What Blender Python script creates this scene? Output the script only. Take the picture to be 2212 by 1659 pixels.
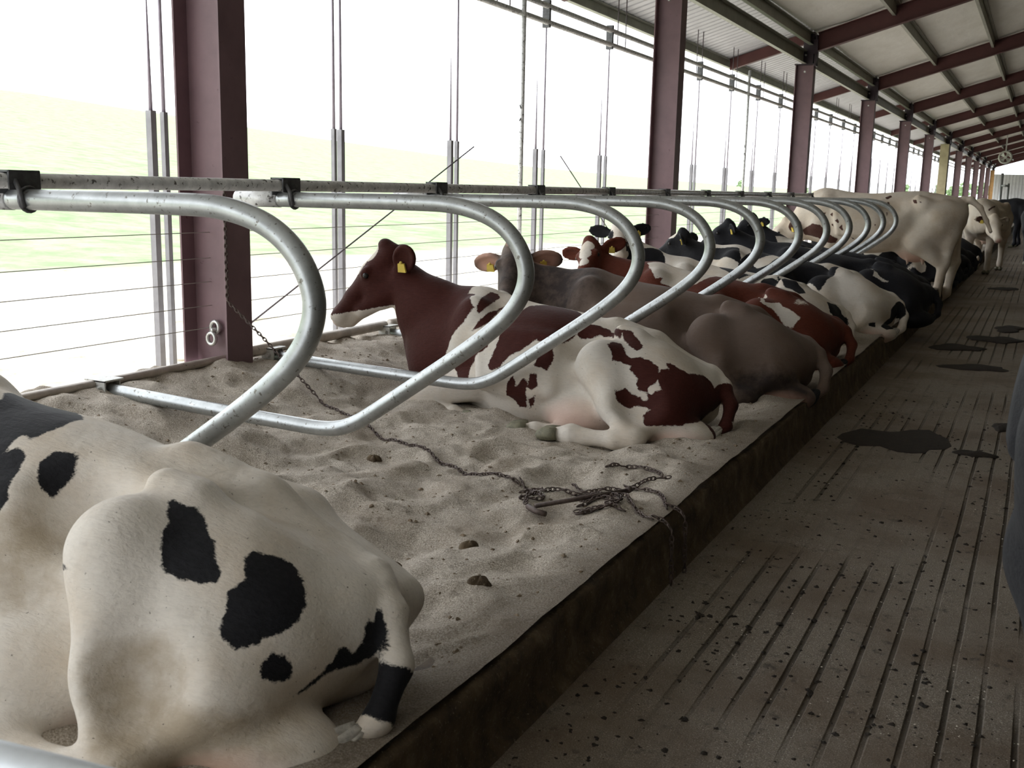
import bpy, math, random
import numpy as np
from mathutils import Vector, Matrix
for o in list(bpy.data.objects): bpy.data.objects.remove(o, do_unlink=True)
SC = bpy.context.scene
COL = SC.collection
PI = math.pi

# ---------------------------------------------------------------- camera, sky, exposure
CAM_Z = 1.40
FPX, YAW, PITCH, ROLL = 2248.26, 0.4630, -0.1863, 0.0222
def cam_axes():
    f = Vector((-math.sin(YAW)*math.cos(PITCH), math.cos(YAW)*math.cos(PITCH), math.sin(PITCH)))
    r0 = Vector((math.cos(YAW), math.sin(YAW), 0)); u0 = r0.cross(f)
    r = r0*math.cos(ROLL)+u0*math.sin(ROLL); u = -r0*math.sin(ROLL)+u0*math.cos(ROLL)
    return r, u, f
_r, _u, _f = cam_axes()
cam = bpy.data.cameras.new('camera'); camo = bpy.data.objects.new('camera', cam); COL.objects.link(camo)
M = Matrix(((_r.x, _u.x, -_f.x, 0), (_r.y, _u.y, -_f.y, 0), (_r.z, _u.z, -_f.z, CAM_Z), (0, 0, 0, 1)))
camo.matrix_world = M
cam.sensor_width = 36; cam.lens = FPX/2212*36; cam.clip_end = 2000; cam.clip_start = .05
cam.dof.use_dof = True; cam.dof.focus_distance = 5.0; cam.dof.aperture_fstop = 10
SC.camera = camo

world = bpy.data.worlds.new('overcast_sky'); SC.world = world; world.use_nodes = True
wn = world.node_tree.nodes; wl = world.node_tree.links; wn.clear()
wo = wn.new('ShaderNodeOutputWorld'); wb = wn.new('ShaderNodeBackground')
wb.inputs['Color'].default_value = (0.93, 0.96, 1.0, 1); wb.inputs['Strength'].default_value = 3.35
wl.new(wb.outputs[0], wo.inputs[0])
SC.view_settings.view_transform = 'Standard'; SC.view_settings.look = 'None'
SC.view_settings.gamma = 1; SC.view_settings.use_curve_mapping = False
SC.view_settings.exposure = 0.0

# ---------------------------------------------------------------- node materials
def mat(name):
    m = bpy.data.materials.new(name); m.use_nodes = True
    nt = m.node_tree; b = nt.nodes['Principled BSDF']
    return m, nt, b
def nd(nt, t, **kw):
    n = nt.nodes.new(t)
    for k, v in kw.items(): setattr(n, k, v)
    return n
def noise(nt, scale, detail=4, rough=.55, vec=None, dist=0):
    n = nd(nt, 'ShaderNodeTexNoise'); n.inputs['Scale'].default_value = scale
    n.inputs['Detail'].default_value = detail; n.inputs['Roughness'].default_value = rough
    n.inputs['Distortion'].default_value = dist
    if vec is not None: nt.links.new(vec, n.inputs['Vector'])
    return n.outputs['Fac']
def coords(nt, scale=(1, 1, 1), kind='Object'):
    t = nd(nt, 'ShaderNodeTexCoord'); mp = nd(nt, 'ShaderNodeMapping'); mp.inputs['Scale'].default_value = scale
    nt.links.new(t.outputs[kind], mp.inputs['Vector']); return mp.outputs[0]
def ramp(nt, fac, stops):
    r = nd(nt, 'ShaderNodeValToRGB'); cr = r.color_ramp
    while len(cr.elements) < len(stops): cr.elements.new(.5)
    for e, (p, c) in zip(cr.elements, stops):
        e.position = p; e.color = tuple(c)+(1,) if len(c) == 3 else c
    nt.links.new(fac, r.inputs[0]); return r.outputs[0]
def mixc(nt, fac, a, b):
    m = nd(nt, 'ShaderNodeMix', data_type='RGBA')
    for s, v in ((m.inputs[0], fac), (m.inputs[6], a), (m.inputs[7], b)):
        if isinstance(v, (int, float)): s.default_value = v
        elif isinstance(v, tuple): s.default_value = v+(1,) if len(v) == 3 else v
        else: nt.links.new(v, s)
    return m.outputs[2]
def math_(nt, op, a, b=0.0, clamp=False):
    m = nd(nt, 'ShaderNodeMath', operation=op, use_clamp=clamp)
    for s, v in ((m.inputs[0], a), (m.inputs[1], b)):
        if isinstance(v, (int, float)): s.default_value = v
        else: nt.links.new(v, s)
    return m.outputs[0]
def maprange(nt, v, a, b, c=0., d=1.):
    m = nd(nt, 'ShaderNodeMapRange'); nt.links.new(v, m.inputs[0])
    for i, x in zip((1, 2, 3, 4), (a, b, c, d)): m.inputs[i].default_value = x
    return m.outputs[0]
def bump(nt, b, h, strength=.5, dist=.01):
    n = nd(nt, 'ShaderNodeBump'); n.inputs['Strength'].default_value = strength; n.inputs['Distance'].default_value = dist
    nt.links.new(h, n.inputs['Height']); nt.links.new(n.outputs[0], b.inputs['Normal'])
def simple(name, col, rough=.6, metal=0., var=.25, scale=12, bumpd=0., spots=None, spot_scale=30, spot_thr=.62):
    m, nt, b = mat(name); v = coords(nt)
    f = noise(nt, scale, 5, .6, v)
    dark = tuple(c*(1-var) for c in col); light = tuple(min(1, c*(1+var)) for c in col)
    c = ramp(nt, f, [(.3, dark), (.7, light)])
    if spots:
        s = maprange(nt, noise(nt, spot_scale, 6, .65, v), spot_thr, spot_thr+.06)
        c = mixc(nt, s, c, spots)
    nt.links.new(c, b.inputs['Base Color']); b.inputs['Roughness'].default_value = rough; b.inputs['Metallic'].default_value = metal
    if bumpd: bump(nt, b, noise(nt, scale*6, 5, .6, v), .6, bumpd)
    return m

M_PURPLE = simple('red_oxide_steel', (.180, .108, .120), .5, 0, .18, 3, .002, (.075, .035, .035), 18, .66)
M_PURPLE2 = simple('dark_red_rafter_steel', (.088, .026, .024), .55, 0, .15, 3, .001)
M_BRACKET = simple('dark_bracket_steel', (.045, .03, .04), .5, .2, .2, 8)
M_GALV = simple('galvanised_pipe', (.42, .44, .44), .38, .75, .14, 22, .0006, (.16, .15, .13), 55, .60)
M_GALVD = simple('weathered_galvanised_rail', (.68, .68, .67), .30, .1, .22, 25, .0006, (.10, .09, .08), 40, .57)
M_CLAMP = simple('dark_clamp_steel', (.12, .12, .125), .5, .5, .3, 40)
M_PLATE = simple('pale_bracket_plate', (.55, .55, .52), .5, .3, .15, 30, 0, (.15, .10, .07), 40, .62)
M_POST = simple('grey_curtain_post', (.33, .32, .34), .5, .2, .15, 10)
M_GLARE = simple('glare_paled_post', (.42, .37, .44), .5, .2, .15, 10)  # paler than the lower posts, as if bleached by sky glare
M_ROPE = simple('dark_rope', (.12, .10, .11), .7, 0, .2, 10)
M_BEIGE = simple('dusty_beige_pipe', (.56, .50, .44), .45, .25, .2, 12, 0, (.22, .18, .15), 25, .64)
M_WIRE = simple('fence_wire', (.45, .45, .42), .5, .5, .1, 10)
M_GREEN = simple('olive_galvanised_purlin', (.33, .33, .275), .5, .2, .15, 4)
M_CHAIN = simple('rusty_chain', (.10, .072, .062), .6, .2, .35, 60)
M_BOLT = simple('zinc_bolt', (.6, .6, .58), .35, .7, .15, 40)
M_YELLOW = simple('lit_pale_yellow_face', (.42, .36, .22), .6, 0, .15, 4)
M_WOOD = simple('orange_wooden_post', (.45, .26, .10), .6, 0, .2, 6)
M_DARKC = simple('dark_side_blue_black_steel', (.03, .028, .045), .5, 0, .2, 4)
M_HOOF = simple('dusty_hoof_horn', (.20, .19, .13), .6, 0, .35, 50, .002)
M_EYE = simple('wet_dark_eye', (.012, .009, .008), .30, 0, .1, 5)
M_TAG = simple('yellow_ear_tag_plastic', (.72, .55, .10), .45, 0, .12, 20)
M_WHITEH = simple('white_tail_hair', (.50, .47, .42), .8, 0, .3, 60, .004)
M_BLACKH = simple('black_tail_hair', (.012, .012, .014), .7, 0, .3, 60, .004)

def ceiling_mat():
    m, nt, b = mat('white_insulation_sheet'); v = coords(nt, (1, .35, 1))
    f = noise(nt, 2.2, 5, .6, v)
    nt.links.new(ramp(nt, f, [(.3, (.84, .82, .75)), (.7, (.96, .95, .90))]), b.inputs['Base Color'])
    b.inputs['Roughness'].default_value = .65
    bump(nt, b, noise(nt, 5, 4, .5, v), .5, .03); return m
M_CEIL = ceiling_mat()
def corr_mat(name, c, axis=1, freq=55):
    m, nt, b = mat(name); v = coords(nt)
    s = nd(nt, 'ShaderNodeSeparateXYZ'); nt.links.new(v, s.inputs[0])
    f = noise(nt, 4, 4, .6, v)
    nt.links.new(ramp(nt, f, [(.3, tuple(x*.85 for x in c)), (.7, c)]), b.inputs['Base Color'])
    b.inputs['Roughness'].default_value = .45; b.inputs['Metallic'].default_value = .3
    return m
M_CORR = corr_mat('corrugated_steel_sheet', (.55, .55, .58))
M_DIMW = corr_mat('light_damping_wall_sheet', (.16, .13, .10))  # dark tone chosen to cut light bounced off the unseen walls
M_ENDW = corr_mat('pale_end_wall_sheet', (.50, .50, .50))

def sand_mat():
    m, nt, b = mat('coarse_bedding_sand'); v = coords(nt)
    g = noise(nt, 210, 3, .8, v); g2 = noise(nt, 90, 4, .75, v); big = noise(nt, 2.6, 5, .6, v)
    mid = noise(nt, 17, 4, .6, v)
    c = ramp(nt, g, [(.30, (.11, .088, .065)), (.44, (.40, .345, .28)), (.56, (.62, .555, .47)), (.70, (.97, .94, .87))])
    c = mixc(nt, maprange(nt, g2, .60, .70), c, (.20, .16, .12))
    c = mixc(nt, math_(nt, 'MULTIPLY', maprange(nt, big, .50, .68), .5), c, (.26, .20, .14))
    c = mixc(nt, math_(nt, 'MULTIPLY', maprange(nt, mid, .60, .72), .5), c, (.12, .085, .05))
    a = nd(nt, 'ShaderNodeAttribute', attribute_name='damp_shade')
    c = mixc(nt, a.outputs['Fac'], c, (.085, .058, .030))
    nt.links.new(c, b.inputs['Base Color']); b.inputs['Roughness'].default_value = .9
    h = math_(nt, 'ADD', g, math_(nt, 'MULTIPLY', mid, 3.0)); bump(nt, b, h, .8, .006); return m
M_SAND = sand_mat()
def curb_mat():
    m, nt, b = mat('dirty_concrete_curb'); v = coords(nt)
    f = noise(nt, 9, 6, .65, v); g = noise(nt, 120, 3, .7, v)
    c = ramp(nt, f, [(.32, (.035, .022, .012)), (.55, (.10, .068, .035)), (.75, (.20, .15, .09))])
    c = mixc(nt, maprange(nt, g, .6, .75), c, (.26, .22, .15))
    nt.links.new(c, b.inputs['Base Color']); b.inputs['Roughness'].default_value = .85
    bump(nt, b, f, .8, .02); return m
M_CURB = curb_mat()
def alley_mat():
    m, nt, b = mat('manure_stained_grooved_concrete'); v = coords(nt)
    a = nd(nt, 'ShaderNodeAttribute', attribute_name='groove')
    g = noise(nt, 260, 3, .8, v); f = noise(nt, 1.4, 6, .65, v); e = noise(nt, 14, 6, .7, v)
    c = ramp(nt, g, [(.3, (.078, .062, .044)), (.48, (.185, .152, .115)), (.62, (.30, .26, .205)), (.70, (.95, .92, .86))])
    c = mixc(nt, math_(nt, 'MULTIPLY', maprange(nt, f, .44, .60), .62), c, (.10, .060, .028))
    c = mixc(nt, math_(nt, 'MULTIPLY', maprange(nt, e, .58, .68), .75), c, (.028, .019, .010))
    c = mixc(nt, math_(nt, 'MULTIPLY', a.outputs['Fac'], .70), c, (.03, .022, .014))
    nt.links.new(c, b.inputs['Base Color']); b.inputs['Roughness'].default_value = .62
    h = math_(nt, 'ADD', math_(nt, 'MULTIPLY', e, 4.0), g); bump(nt, b, h, .7, .004); return m
M_ALLEY = alley_mat()
M_MANURE = simple('wet_manure', (.018, .012, .007), .85, 0, .4, 30, .006)
def field_mat():
    m, nt, b = mat('dry_ground_and_grass'); v = coords(nt)
    a = nd(nt, 'ShaderNodeAttribute', attribute_name='grass')
    e = noise(nt, 1.2, 8, .7, v); s = noise(nt, 9, 6, .7, v)
    dirt = ramp(nt, noise(nt, 3.0, 8, .75, v), [(.30, (.34, .27, .17)), (.42, (.66, .58, .46)), (.60, (.80, .76, .68))])
    grass = ramp(nt, e, [(.36, (.19, .29, .12)), (.5, (.28, .36, .19)), (.64, (.37, .42, .26))])
    grass = mixc(nt, math_(nt, 'MULTIPLY', maprange(nt, s, .5, .7), .5), grass, (.20, .30, .13))
    nt.links.new(mixc(nt, a.outputs['Fac'], dirt, grass), b.inputs['Base Color'])
    b.inputs['Roughness'].default_value = .95; return m
M_FIELD = field_mat()
M_LEAF = simple('tree_leaves', (.24, .33, .17), .8, 0, .4, 3, .05)
M_TRUNK = simple('tree_bark', (.12, .09, .06), .9, 0, .3, 8)

def coat_mat(name, base, patch, warm=(.34, .27, .18), dirtmix=.72):
    m, nt, b = mat(name); v = coords(nt)
    a = nd(nt, 'ShaderNodeAttribute', attribute_name='mark').outputs['Fac']
    p = nd(nt, 'ShaderNodeAttribute', attribute_name='pink').outputs['Fac']
    d = nd(nt, 'ShaderNodeAttribute', attribute_name='dirt').outputs['Fac']
    e1 = noise(nt, 42, 5, .65, v, .4); e2 = noise(nt, 260, 2, .6, coords(nt, (.35, 1, 1)))
    mk = math_(nt, 'ADD', a, math_(nt, 'MULTIPLY', math_(nt, 'SUBTRACT', e1, .5), .024))
    mk = math_(nt, 'ADD', mk, math_(nt, 'MULTIPLY', math_(nt, 'SUBTRACT', e2, .5), .010))
    mk = maprange(nt, mk, -.0025, .0025)
    hv = noise(nt, 130, 4, .7, coords(nt, (.22, 1, 1)))
    bl = noise(nt, 4.0, 5, .6, v)
    bc = mixc(nt, math_(nt, 'MULTIPLY', maprange(nt, bl, .40, .66), .6), base, tuple(x*y for x, y in zip(base, (.82, .72, .60))))
    bc = mixc(nt, math_(nt, 'MULTIPLY', maprange(nt, hv, .45, .72), .22), bc, tuple(x*.55 for x in base))
    dn = maprange(nt, math_(nt, 'ADD', d, math_(nt, 'MULTIPLY', math_(nt, 'SUBTRACT', noise(nt, 8, 7, .7, v), .5), 1.8)), .38, 1.12)
    bc = mixc(nt, math_(nt, 'MULTIPLY', dn, dirtmix), bc, warm)
    fl = noise(nt, 95, 3, .6, v)
    bc = mixc(nt, math_(nt, 'MULTIPLY', maprange(nt, fl, .70, .73), .8), bc, (.05, .035, .02))
    bc = mixc(nt, p, bc, (.60, .36, .28))
    pc = mixc(nt, maprange(nt, hv, .4, .75), patch, tuple(min(1, x*1.4+.002) for x in patch))
    nt.links.new(mixc(nt, mk, bc, pc), b.inputs['Base Color'])
    b.inputs['Roughness'].default_value = .7; b.inputs['Specular IOR Level'].default_value = .16; b.inputs['Sheen Weight'].default_value = .05
    b.inputs['Sheen Roughness'].default_value = .5
    hh = math_(nt, 'ADD', hv, math_(nt, 'MULTIPLY', noise(nt, 18, 4, .6, v), 2.0)); bump(nt, b, hh, .6, .004)
    return m
WHITE = (.72, .67, .60)
C_BW = coat_mat('white_coat_black_patches', WHITE, (.010, .010, .012))
C_RW = coat_mat('white_coat_red_patches', WHITE, (.046, .010, .0065))
C_RW2 = coat_mat('white_coat_bright_red_patches', WHITE, (.095, .023, .012))
C_BR = coat_mat('grey_brown_coat', (.165, .122, .100), (.022, .018, .020), (.028, .021, .020), .92)
C_BK = coat_mat('white_coat_mostly_black', WHITE, (.012, .012, .015))
C_CR = coat_mat('creamy_white_coat', (.70, .62, .52), (.070, .030, .022))

# ---------------------------------------------------------------- helpers for meshes and objects
def setup(o, name, parent, label=None, cat=None, group=None, kind=None):
    if parent is not None: o.parent = parent
    if label: o['label'] = label
    if cat: o['category'] = cat
    if group: o['group'] = group
    if kind: o['kind'] = kind
    return o
def meshobj(name, V, F, m, parent=None, smooth=False, **kw):
    me = bpy.data.meshes.new(name)
    me.from_pydata([tuple(v) for v in V], [], [tuple(f) for f in F]); me.update()
    if isinstance(m, (list, tuple)):
        for x in m: me.materials.append(x)
    else: me.materials.append(m)
    if smooth: me.polygons.foreach_set('use_smooth', [True]*len(me.polygons))
    o = bpy.data.objects.new(name, me); COL.objects.link(o)
    return setup(o, name, parent, **kw)
def empty(name, loc, rz=0, **kw):
    o = bpy.data.objects.new(name, None); COL.objects.link(o); o.location = loc; o.rotation_euler = (0, 0, rz)
    o.empty_display_size = .1
    return setup(o, name, None, **kw)
class MB:
    def __init__(s): s.V = []; s.F = []
    def add(s, V, F):
        n = len(s.V); s.V += [tuple(v) for v in V]; s.F += [tuple(i+n for i in f) for f in F]; return s
    def box(s, lo, hi, rot=None, ch=0.0):
        x0, y0, z0 = lo; x1, y1, z1 = hi
        V = [(x, y, z) for x in (x0, x1) for y in (y0, y1) for z in (z0, z1)]
        if rot is not None: V = [tuple(rot @ Vector(v)) for v in V]
        return s.add(V, [(0, 1, 3, 2), (4, 6, 7, 5), (0, 4, 5, 1), (2, 3, 7, 6), (0, 2, 6, 4), (1, 5, 7, 3)])
    def tube(s, pts, r, n=12, closed=False, flat=1.0):
        pts = [Vector(p) for p in pts]; rs = r if isinstance(r, (list, tuple)) else [r]*len(pts)
        L = len(pts); V = []; F = []
        t0 = (pts[1]-pts[0]).normalized(); a = Vector((0, 0, 1)) if abs(t0.z) < .9 else Vector((1, 0, 0))
        u = t0.cross(a).normalized()
        for i, p in enumerate(pts):
            if closed: t = (pts[(i+1) % L]-pts[i-1]).normalized()
            else: t = (pts[min(i+1, L-1)]-pts[max(i-1, 0)]).normalized()
            u = (u-t*u.dot(t)).normalized(); w = t.cross(u)
            for k in range(n):
                an = 2*PI*k/n; V.append(p+(u*math.cos(an)+w*math.sin(an)*flat)*rs[i])
        for i in range(L if closed else L-1):
            for k in range(n):
                A = i*n+k; B = i*n+(k+1) % n; j = (i+1) % L
                F.append((A, B, j*n+(k+1) % n, j*n+k))
        if not closed:
            F.append(tuple(reversed(range(n)))); F.append(tuple((L-1)*n+k for k in range(n)))
        return s.add(V, F)
    def cyl(s, a, b, r, n=14): return s.tube([a, b], r, n)
    def prism(s, poly, axis, a, b):
        # poly in the plane of the other two axes, extruded along axis from a to b
        n = len(poly); V = []
        for c in (a, b):
            for p in poly:
                v = list(p); v.insert(axis, c); V.append(tuple(v))
        F = [(i, (i+1) % n, n+(i+1) % n, n+i) for i in range(n)]+[tuple(reversed(range(n))), tuple(range(n, 2*n))]
        return s.add(V, F)
    def build(s, name, m, parent=None, smooth=False, **kw): return meshobj(name, s.V, s.F, m, parent, smooth, **kw)
def catmull(P, n):
    P = [np.array(p, float) for p in P]; out = []
    Q = [2*P[0]-P[1]]+P+[2*P[-1]-P[-2]]
    for i in range(1, len(Q)-2):
        for k in range(n):
            t = k/n; a, b, c, d = Q[i-1], Q[i], Q[i+1], Q[i+2]
            out.append(.5*((2*b)+(-a+c)*t+(2*a-5*b+4*c-d)*t*t+(-a+3*b-3*c+d)*t**3))
    out.append(P[-1]); return out
ORD = ['first', 'second', 'third', 'fourth', 'fifth', 'sixth', 'seventh', 'eighth', 'ninth', 'tenth', 'eleventh', 'twelfth',
       'thirteenth', 'fourteenth', 'fifteenth', 'sixteenth', 'seventeenth', 'eighteenth', 'nineteenth', 'twentieth']

# value noise for terrain
_rng = np.random.RandomState(7); _tab = _rng.rand(256, 256)
def vn(x, y):
    xi = np.floor(x).astype(int); yi = np.floor(y).astype(int); fx = x-xi; fy = y-yi
    fx = fx*fx*(3-2*fx); fy = fy*fy*(3-2*fy)
    g = lambda a, b: _tab[a % 256, b % 256]
    return (g(xi, yi)*(1-fx)+g(xi+1, yi)*fx)*(1-fy)+(g(xi, yi+1)*(1-fx)+g(xi+1, yi+1)*fx)*fy
def fbm(x, y, o=4):
    s = 0; a = .5
    for i in range(o): s = s+a*vn(x*2**i+i*17.3, y*2**i+i*9.1); a *= .5
    return s

# ---------------------------------------------------------------- large structure
BAY = 7.45; COLY0 = 4.35; NB = 13
XC = -3.83; CURB = -1.10; YEND = 97.0
STALL = 1.219; Y0L = 2.1933
XB = [-4.10, -3.85, -3.55, -3.2, -2.8, -2.0, -1.5, -1.25, -1.1]
ZB = [.40, .42, .37, .27, .20, .185, .205, .235, .245]
def bed_z(x, y): return np.interp(x, XB, ZB)

# (cx, cy, radius, depth) pits and mounds pressed into the bedding near the camera
PITS = [(-2.95, 3.20, .20, -.060), (-2.35, 2.75, .16, -.05), (-2.55, 3.75, .18, -.045), (-2.15, 3.35, .15, -.04), (-1.85, 2.9, .14, -.035),
        (-1.7, 3.9, .13, -.04), (-2.1, 4.15, .12, -.05), (-1.95, 3.95, .09, -.03), (-1.5, 3.1, .13, -.03), (-1.45, 2.45, .12, -.035), (-1.75, 2.4, .12, -.03),
        (-3.25, 3.75, .2, -.04), (-3.0, 4.1, .15, .03), (-2.7, 2.45, .22, .04), (-2.35, 3.15, .14, .035), (-1.95, 3.6, .15, .03), (-3.4, 3.0, .2, .05),
        (-1.3, 4.35, .12, -.02), (-1.65, 3.4, .11, .02), (-3.45, 5.0, .2, .03), (-3.1, 4.6, .2, -.03)]
def bed_height(X, Y):
    Z = bed_z(X, Y)
    amp = np.clip((CURB-.02-X)/.18, 0.15, 1)
    Z = Z+amp*((fbm(X*2.8+5, Y*2.8, 4)-.47)*.125+(fbm(X*10, Y*10+3, 3)-.44)*.026)
    rid = 1-np.abs(2*fbm(X*2.3+31, Y*2.9+12, 3)-.94); Z = Z+amp*np.clip(rid-.78, 0, 1)*.10
    for cx, cy, r, d in PITS:
        q = ((X-cx)**2+(Y-cy)**2)/r**2; Z = Z+d*np.exp(-q)-d*.35*np.exp(-((np.sqrt(q)-1.35)/.35)**2)
    return Z
def grid_mesh(name, xs, ys, zf, m, **kw):
    X, Y = np.meshgrid(xs, ys); Z = zf(X, Y); n, k = X.shape
    V = np.c_[X.ravel(), Y.ravel(), Z.ravel()]
    i = np.arange((n-1)*(k-1)); r = i//(k-1); c = i % (k-1); a = r*k+c
    F = np.c_[a, a+1, a+k+1, a+k]
    return fastmesh(name, V, F, m, **kw)
def fastmesh(name, V, F, m, attrs=None, parent=None, flat=False, **kw):
    me = bpy.data.meshes.new(name); V = np.asarray(V, np.float32); F = np.asarray(F, np.int32)
    me.vertices.add(len(V)); me.vertices.foreach_set('co', V.ravel())
    me.loops.add(F.size); me.loops.foreach_set('vertex_index', F.ravel())
    me.polygons.add(len(F)); me.polygons.foreach_set('loop_start', np.arange(0, F.size, 4, dtype=np.int32))
    me.update(calc_edges=True); me.validate()
    me.polygons.foreach_set('use_smooth', np.full(len(me.polygons), not flat))
    for k, v in (attrs or {}).items():
        a = me.attributes.new(k, 'FLOAT', 'POINT'); a.data.foreach_set('value', np.asarray(v, np.float32))
    me.materials.append(m)
    o = bpy.data.objects.new(name, me); COL.objects.link(o); return setup(o, name, parent, **kw)

ysn = np.concatenate([np.arange(.2, 7.5, .016), np.arange(7.5, 16, .05), np.arange(16, 40, .2), np.arange(40, 97, 1.)])
xsn = np.linspace(-4.10, CURB-.015, 180)
bed = grid_mesh('sand_bed', xsn, ysn, bed_height, M_SAND, kind='structure')
XX, YY = np.meshgrid(xsn, ysn)
dm = np.clip(1-(CURB-XX)/(.14+.34*np.clip(fbm(XX*1.6+3, YY*1.6, 4)-.25, 0, 1)+.14*np.clip((3.0-YY)/1.2, 0, 1)), 0, 1)**.7*.75  # damp brown by the curb; wider near the camera, painting in foreground shade
at = bed.data.attributes.new('damp_shade', 'FLOAT', 'POINT'); at.data.foreach_set('value', dm.ravel().astype(np.float32))

def curb_build():
    ys = np.concatenate([np.arange(0, 8, .03), np.arange(8, 30, .15), np.arange(30, 97.1, 2.)])
    prof = [(-1.30, -.05), (-1.30, .20), (-1.17, .215), (-1.125, .226), (-1.105, .216), (-1.10, .18), (-1.095, .10), (-1.09, .04), (-1.07, .012), (-1.06, -.05)]
    V = []; n = len(prof)
    for y in ys:
        for j, (x, z) in enumerate(prof):
            k = .9 if 1 < j < 8 else 0
            V.append((x+k*(fbm(np.array(y*5.0), np.array(z*20+j*.3), 3)-.45)*.045, y, z+(k*(fbm(np.array(y*4+40), np.array(j*1.1), 3)-.45)*.035 if 1 < j < 5 else 0)))
    F = [(i*n+j, i*n+j+1, (i+1)*n+j+1, (i+1)*n+j) for i in range(len(ys)-1) for j in range(n-1)]
    F = [tuple(reversed(f)) for f in F]
    meshobj('trim_1', V, F, M_CURB, smooth=True, kind='structure')
curb_build()

def alley_build():
    xs = []; gs = []; x = -1.12
    c = -.985
    edges = []
    while c < 3.0: edges.append(c); c += .0885
    pts = [(-1.12, 0, 0)]
    for e in edges:
        pts += [(e-.0095, 0, 0), (e-.0055, -.006, 1), (e+.0055, -.006, 1), (e+.0095, 0, 0)]
    pts += [(9.0, 0, 0)]
    ys = np.concatenate([np.arange(-30, -1, 1.0), np.arange(-1, 10, .06), np.arange(10, 30, .3), np.arange(30, 98, 2.)])
    P = np.array(pts); X, Y = np.meshgrid(P[:, 0], ys); Zp = np.tile(P[:, 1], (len(ys), 1)); G = np.tile(P[:, 2], (len(ys), 1))
    cover = np.clip((fbm(X*1.8+7, Y*.9+2, 4)-.44)*8, 0, 1)                # manure filling the grooves in places
    cover = np.maximum(cover, np.clip((2.75-Y-X*.3)/.5, 0, .93)); cover = np.maximum(cover, np.clip((-.86-X)/.1, 0, 1))
    cover = np.maximum(cover, np.exp(-((Y-7.3)/.45)**2)*.9)
    Zp = Zp*(1-cover)+.006*cover*fbm(X*9, Y*9, 3)+.006*fbm(X*2.5, Y*2.5, 3); G = G*(1-cover*.85)
    X = X+.006*(fbm(Y*2.2, X*3, 2)-.4)
    n, k = X.shape; V = np.c_[X.ravel(), Y.ravel(), Zp.ravel()]
    i = np.arange((n-1)*(k-1)); r = i//(k-1); cc = i % (k-1); a = r*k+cc
    fastmesh('floor', V, np.c_[a, a+1, a+k+1, a+k], M_ALLEY, attrs={'groove': G.ravel()}, flat=True, kind='structure')
alley_build()

def field_z(X, Y):
    d = -4.1-X
    Z = np.interp(d, [0, .5, 1.2, 6, 12, 60, 150, 400, 800], [.30, .12, .06, .03, .3, 5.0, 15.5, 26, 30])
    fade = np.interp(Y/np.maximum(-X, .1), [-1, .8, 1.3, 2, 3.5, 8], [1.2, 1.0, .78, .56, .36, .22]); return np.where(d > 9, (Z+.1)*fade-.1, Z)
def field_build():
    a = np.concatenate([-4.12-np.array([0, .1, .25, .5, .8]), -5.3-np.geomspace(.05, 700, 70)])
    ys = np.concatenate([np.arange(-40, 60, 1.0), np.geomspace(60, 900, 40)])
    X, Y = np.meshgrid(a[::-1], ys)
    d = -4.1-X
    Z = field_z(X, Y)
    Z = Z+(fbm(X*.7, Y*.7, 4)-.45)*.14*np.clip(d/3, 0.1, 1)
    n, k = X.shape
    g = np.clip((d-6.2-2.2*fbm(X*.4+9, Y*.4, 3)+np.clip(Y-12, 0, 30)*.1)*1.0, 0, 1)
    V = np.c_[X.ravel(), Y.ravel(), Z.ravel()]; i = np.arange((n-1)*(k-1)); r = i//(k-1); c = i % (k-1); q = r*k+c
    fastmesh('hillside_field', V, np.c_[q, q+1, q+k+1, q+k], M_FIELD, attrs={'grass': g.ravel()}, kind='structure')
field_build()

def tree(x, y, h, w, seed, lab):
    rg = random.Random(seed); z0 = float(field_z(np.array(x), np.array(y)))
    t = empty('tree', (x, y, z0), label=lab, cat='tree', group='distant trees')
    mb = MB(); mb.tube([(0, 0, -.2), (.05*h, 0, h*.35), (0, 0, h*.6)], [h*.035, h*.028, h*.015], 7); mb.build('trunk', M_TRUNK, t, True)
    mb = MB()
    for i in range(46):
        a = rg.uniform(0, 2*PI); q = rg.uniform(.25, 1); zz = h*(.28+.66*q); rr = w*(.25+.75*math.sin(PI*min(1, q*.95)))*rg.uniform(.1, .9)
        c = np.array([rr*math.cos(a), rr*math.sin(a), zz]); r = h*rg.uniform(.05, .11); V = []; F = []
        for j in range(5):
            th = PI*j/4
            for k in range(7):
                b_ = 2*PI*k/7+j; e = rg.uniform(.75, 1.25); V.append(tuple(c+r*e*np.array([math.sin(th)*math.cos(b_), math.sin(th)*math.sin(b_), .8*math.cos(th)])))
        for j in range(4):
            for k in range(7): F.append((j*7+k, (j+1)*7+k, (j+1)*7+(k+1) % 7, j*7+(k+1) % 7))
        mb.add(V, F)
    mb.build('crown', M_LEAF, t)
for k, (tx, ty, th_, tw, lab) in enumerate([(-52, 200, 4.2, 1.5, 'dark green distant tree right of the tall winch pole between second and third columns'), (-44, 220, 3.6, 1.7, 'small distant tree close to the left edge of the third column'),
        (-62, 190, 2.6, 1.6, 'low distant bush left of the dark distant tree'), (-27, 240, 6.0, 3.0, 'distant tree seen between third and fourth columns'), (-20, 240, 7.0, 3.2, 'distant tree seen between fourth and fifth columns'),
        (-14.5, 230, 7.5, 3.0, 'distant tree seen between fifth and sixth columns'), (-17, 235, 6.4, 3.0, 'distant tree seen close to the left of the fifth column'), (-11, 225, 7.5, 3, 'distant tree seen between sixth column and yellow column')]): tree(tx, ty, th_*.62, tw*.62, k+3, lab)

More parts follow.
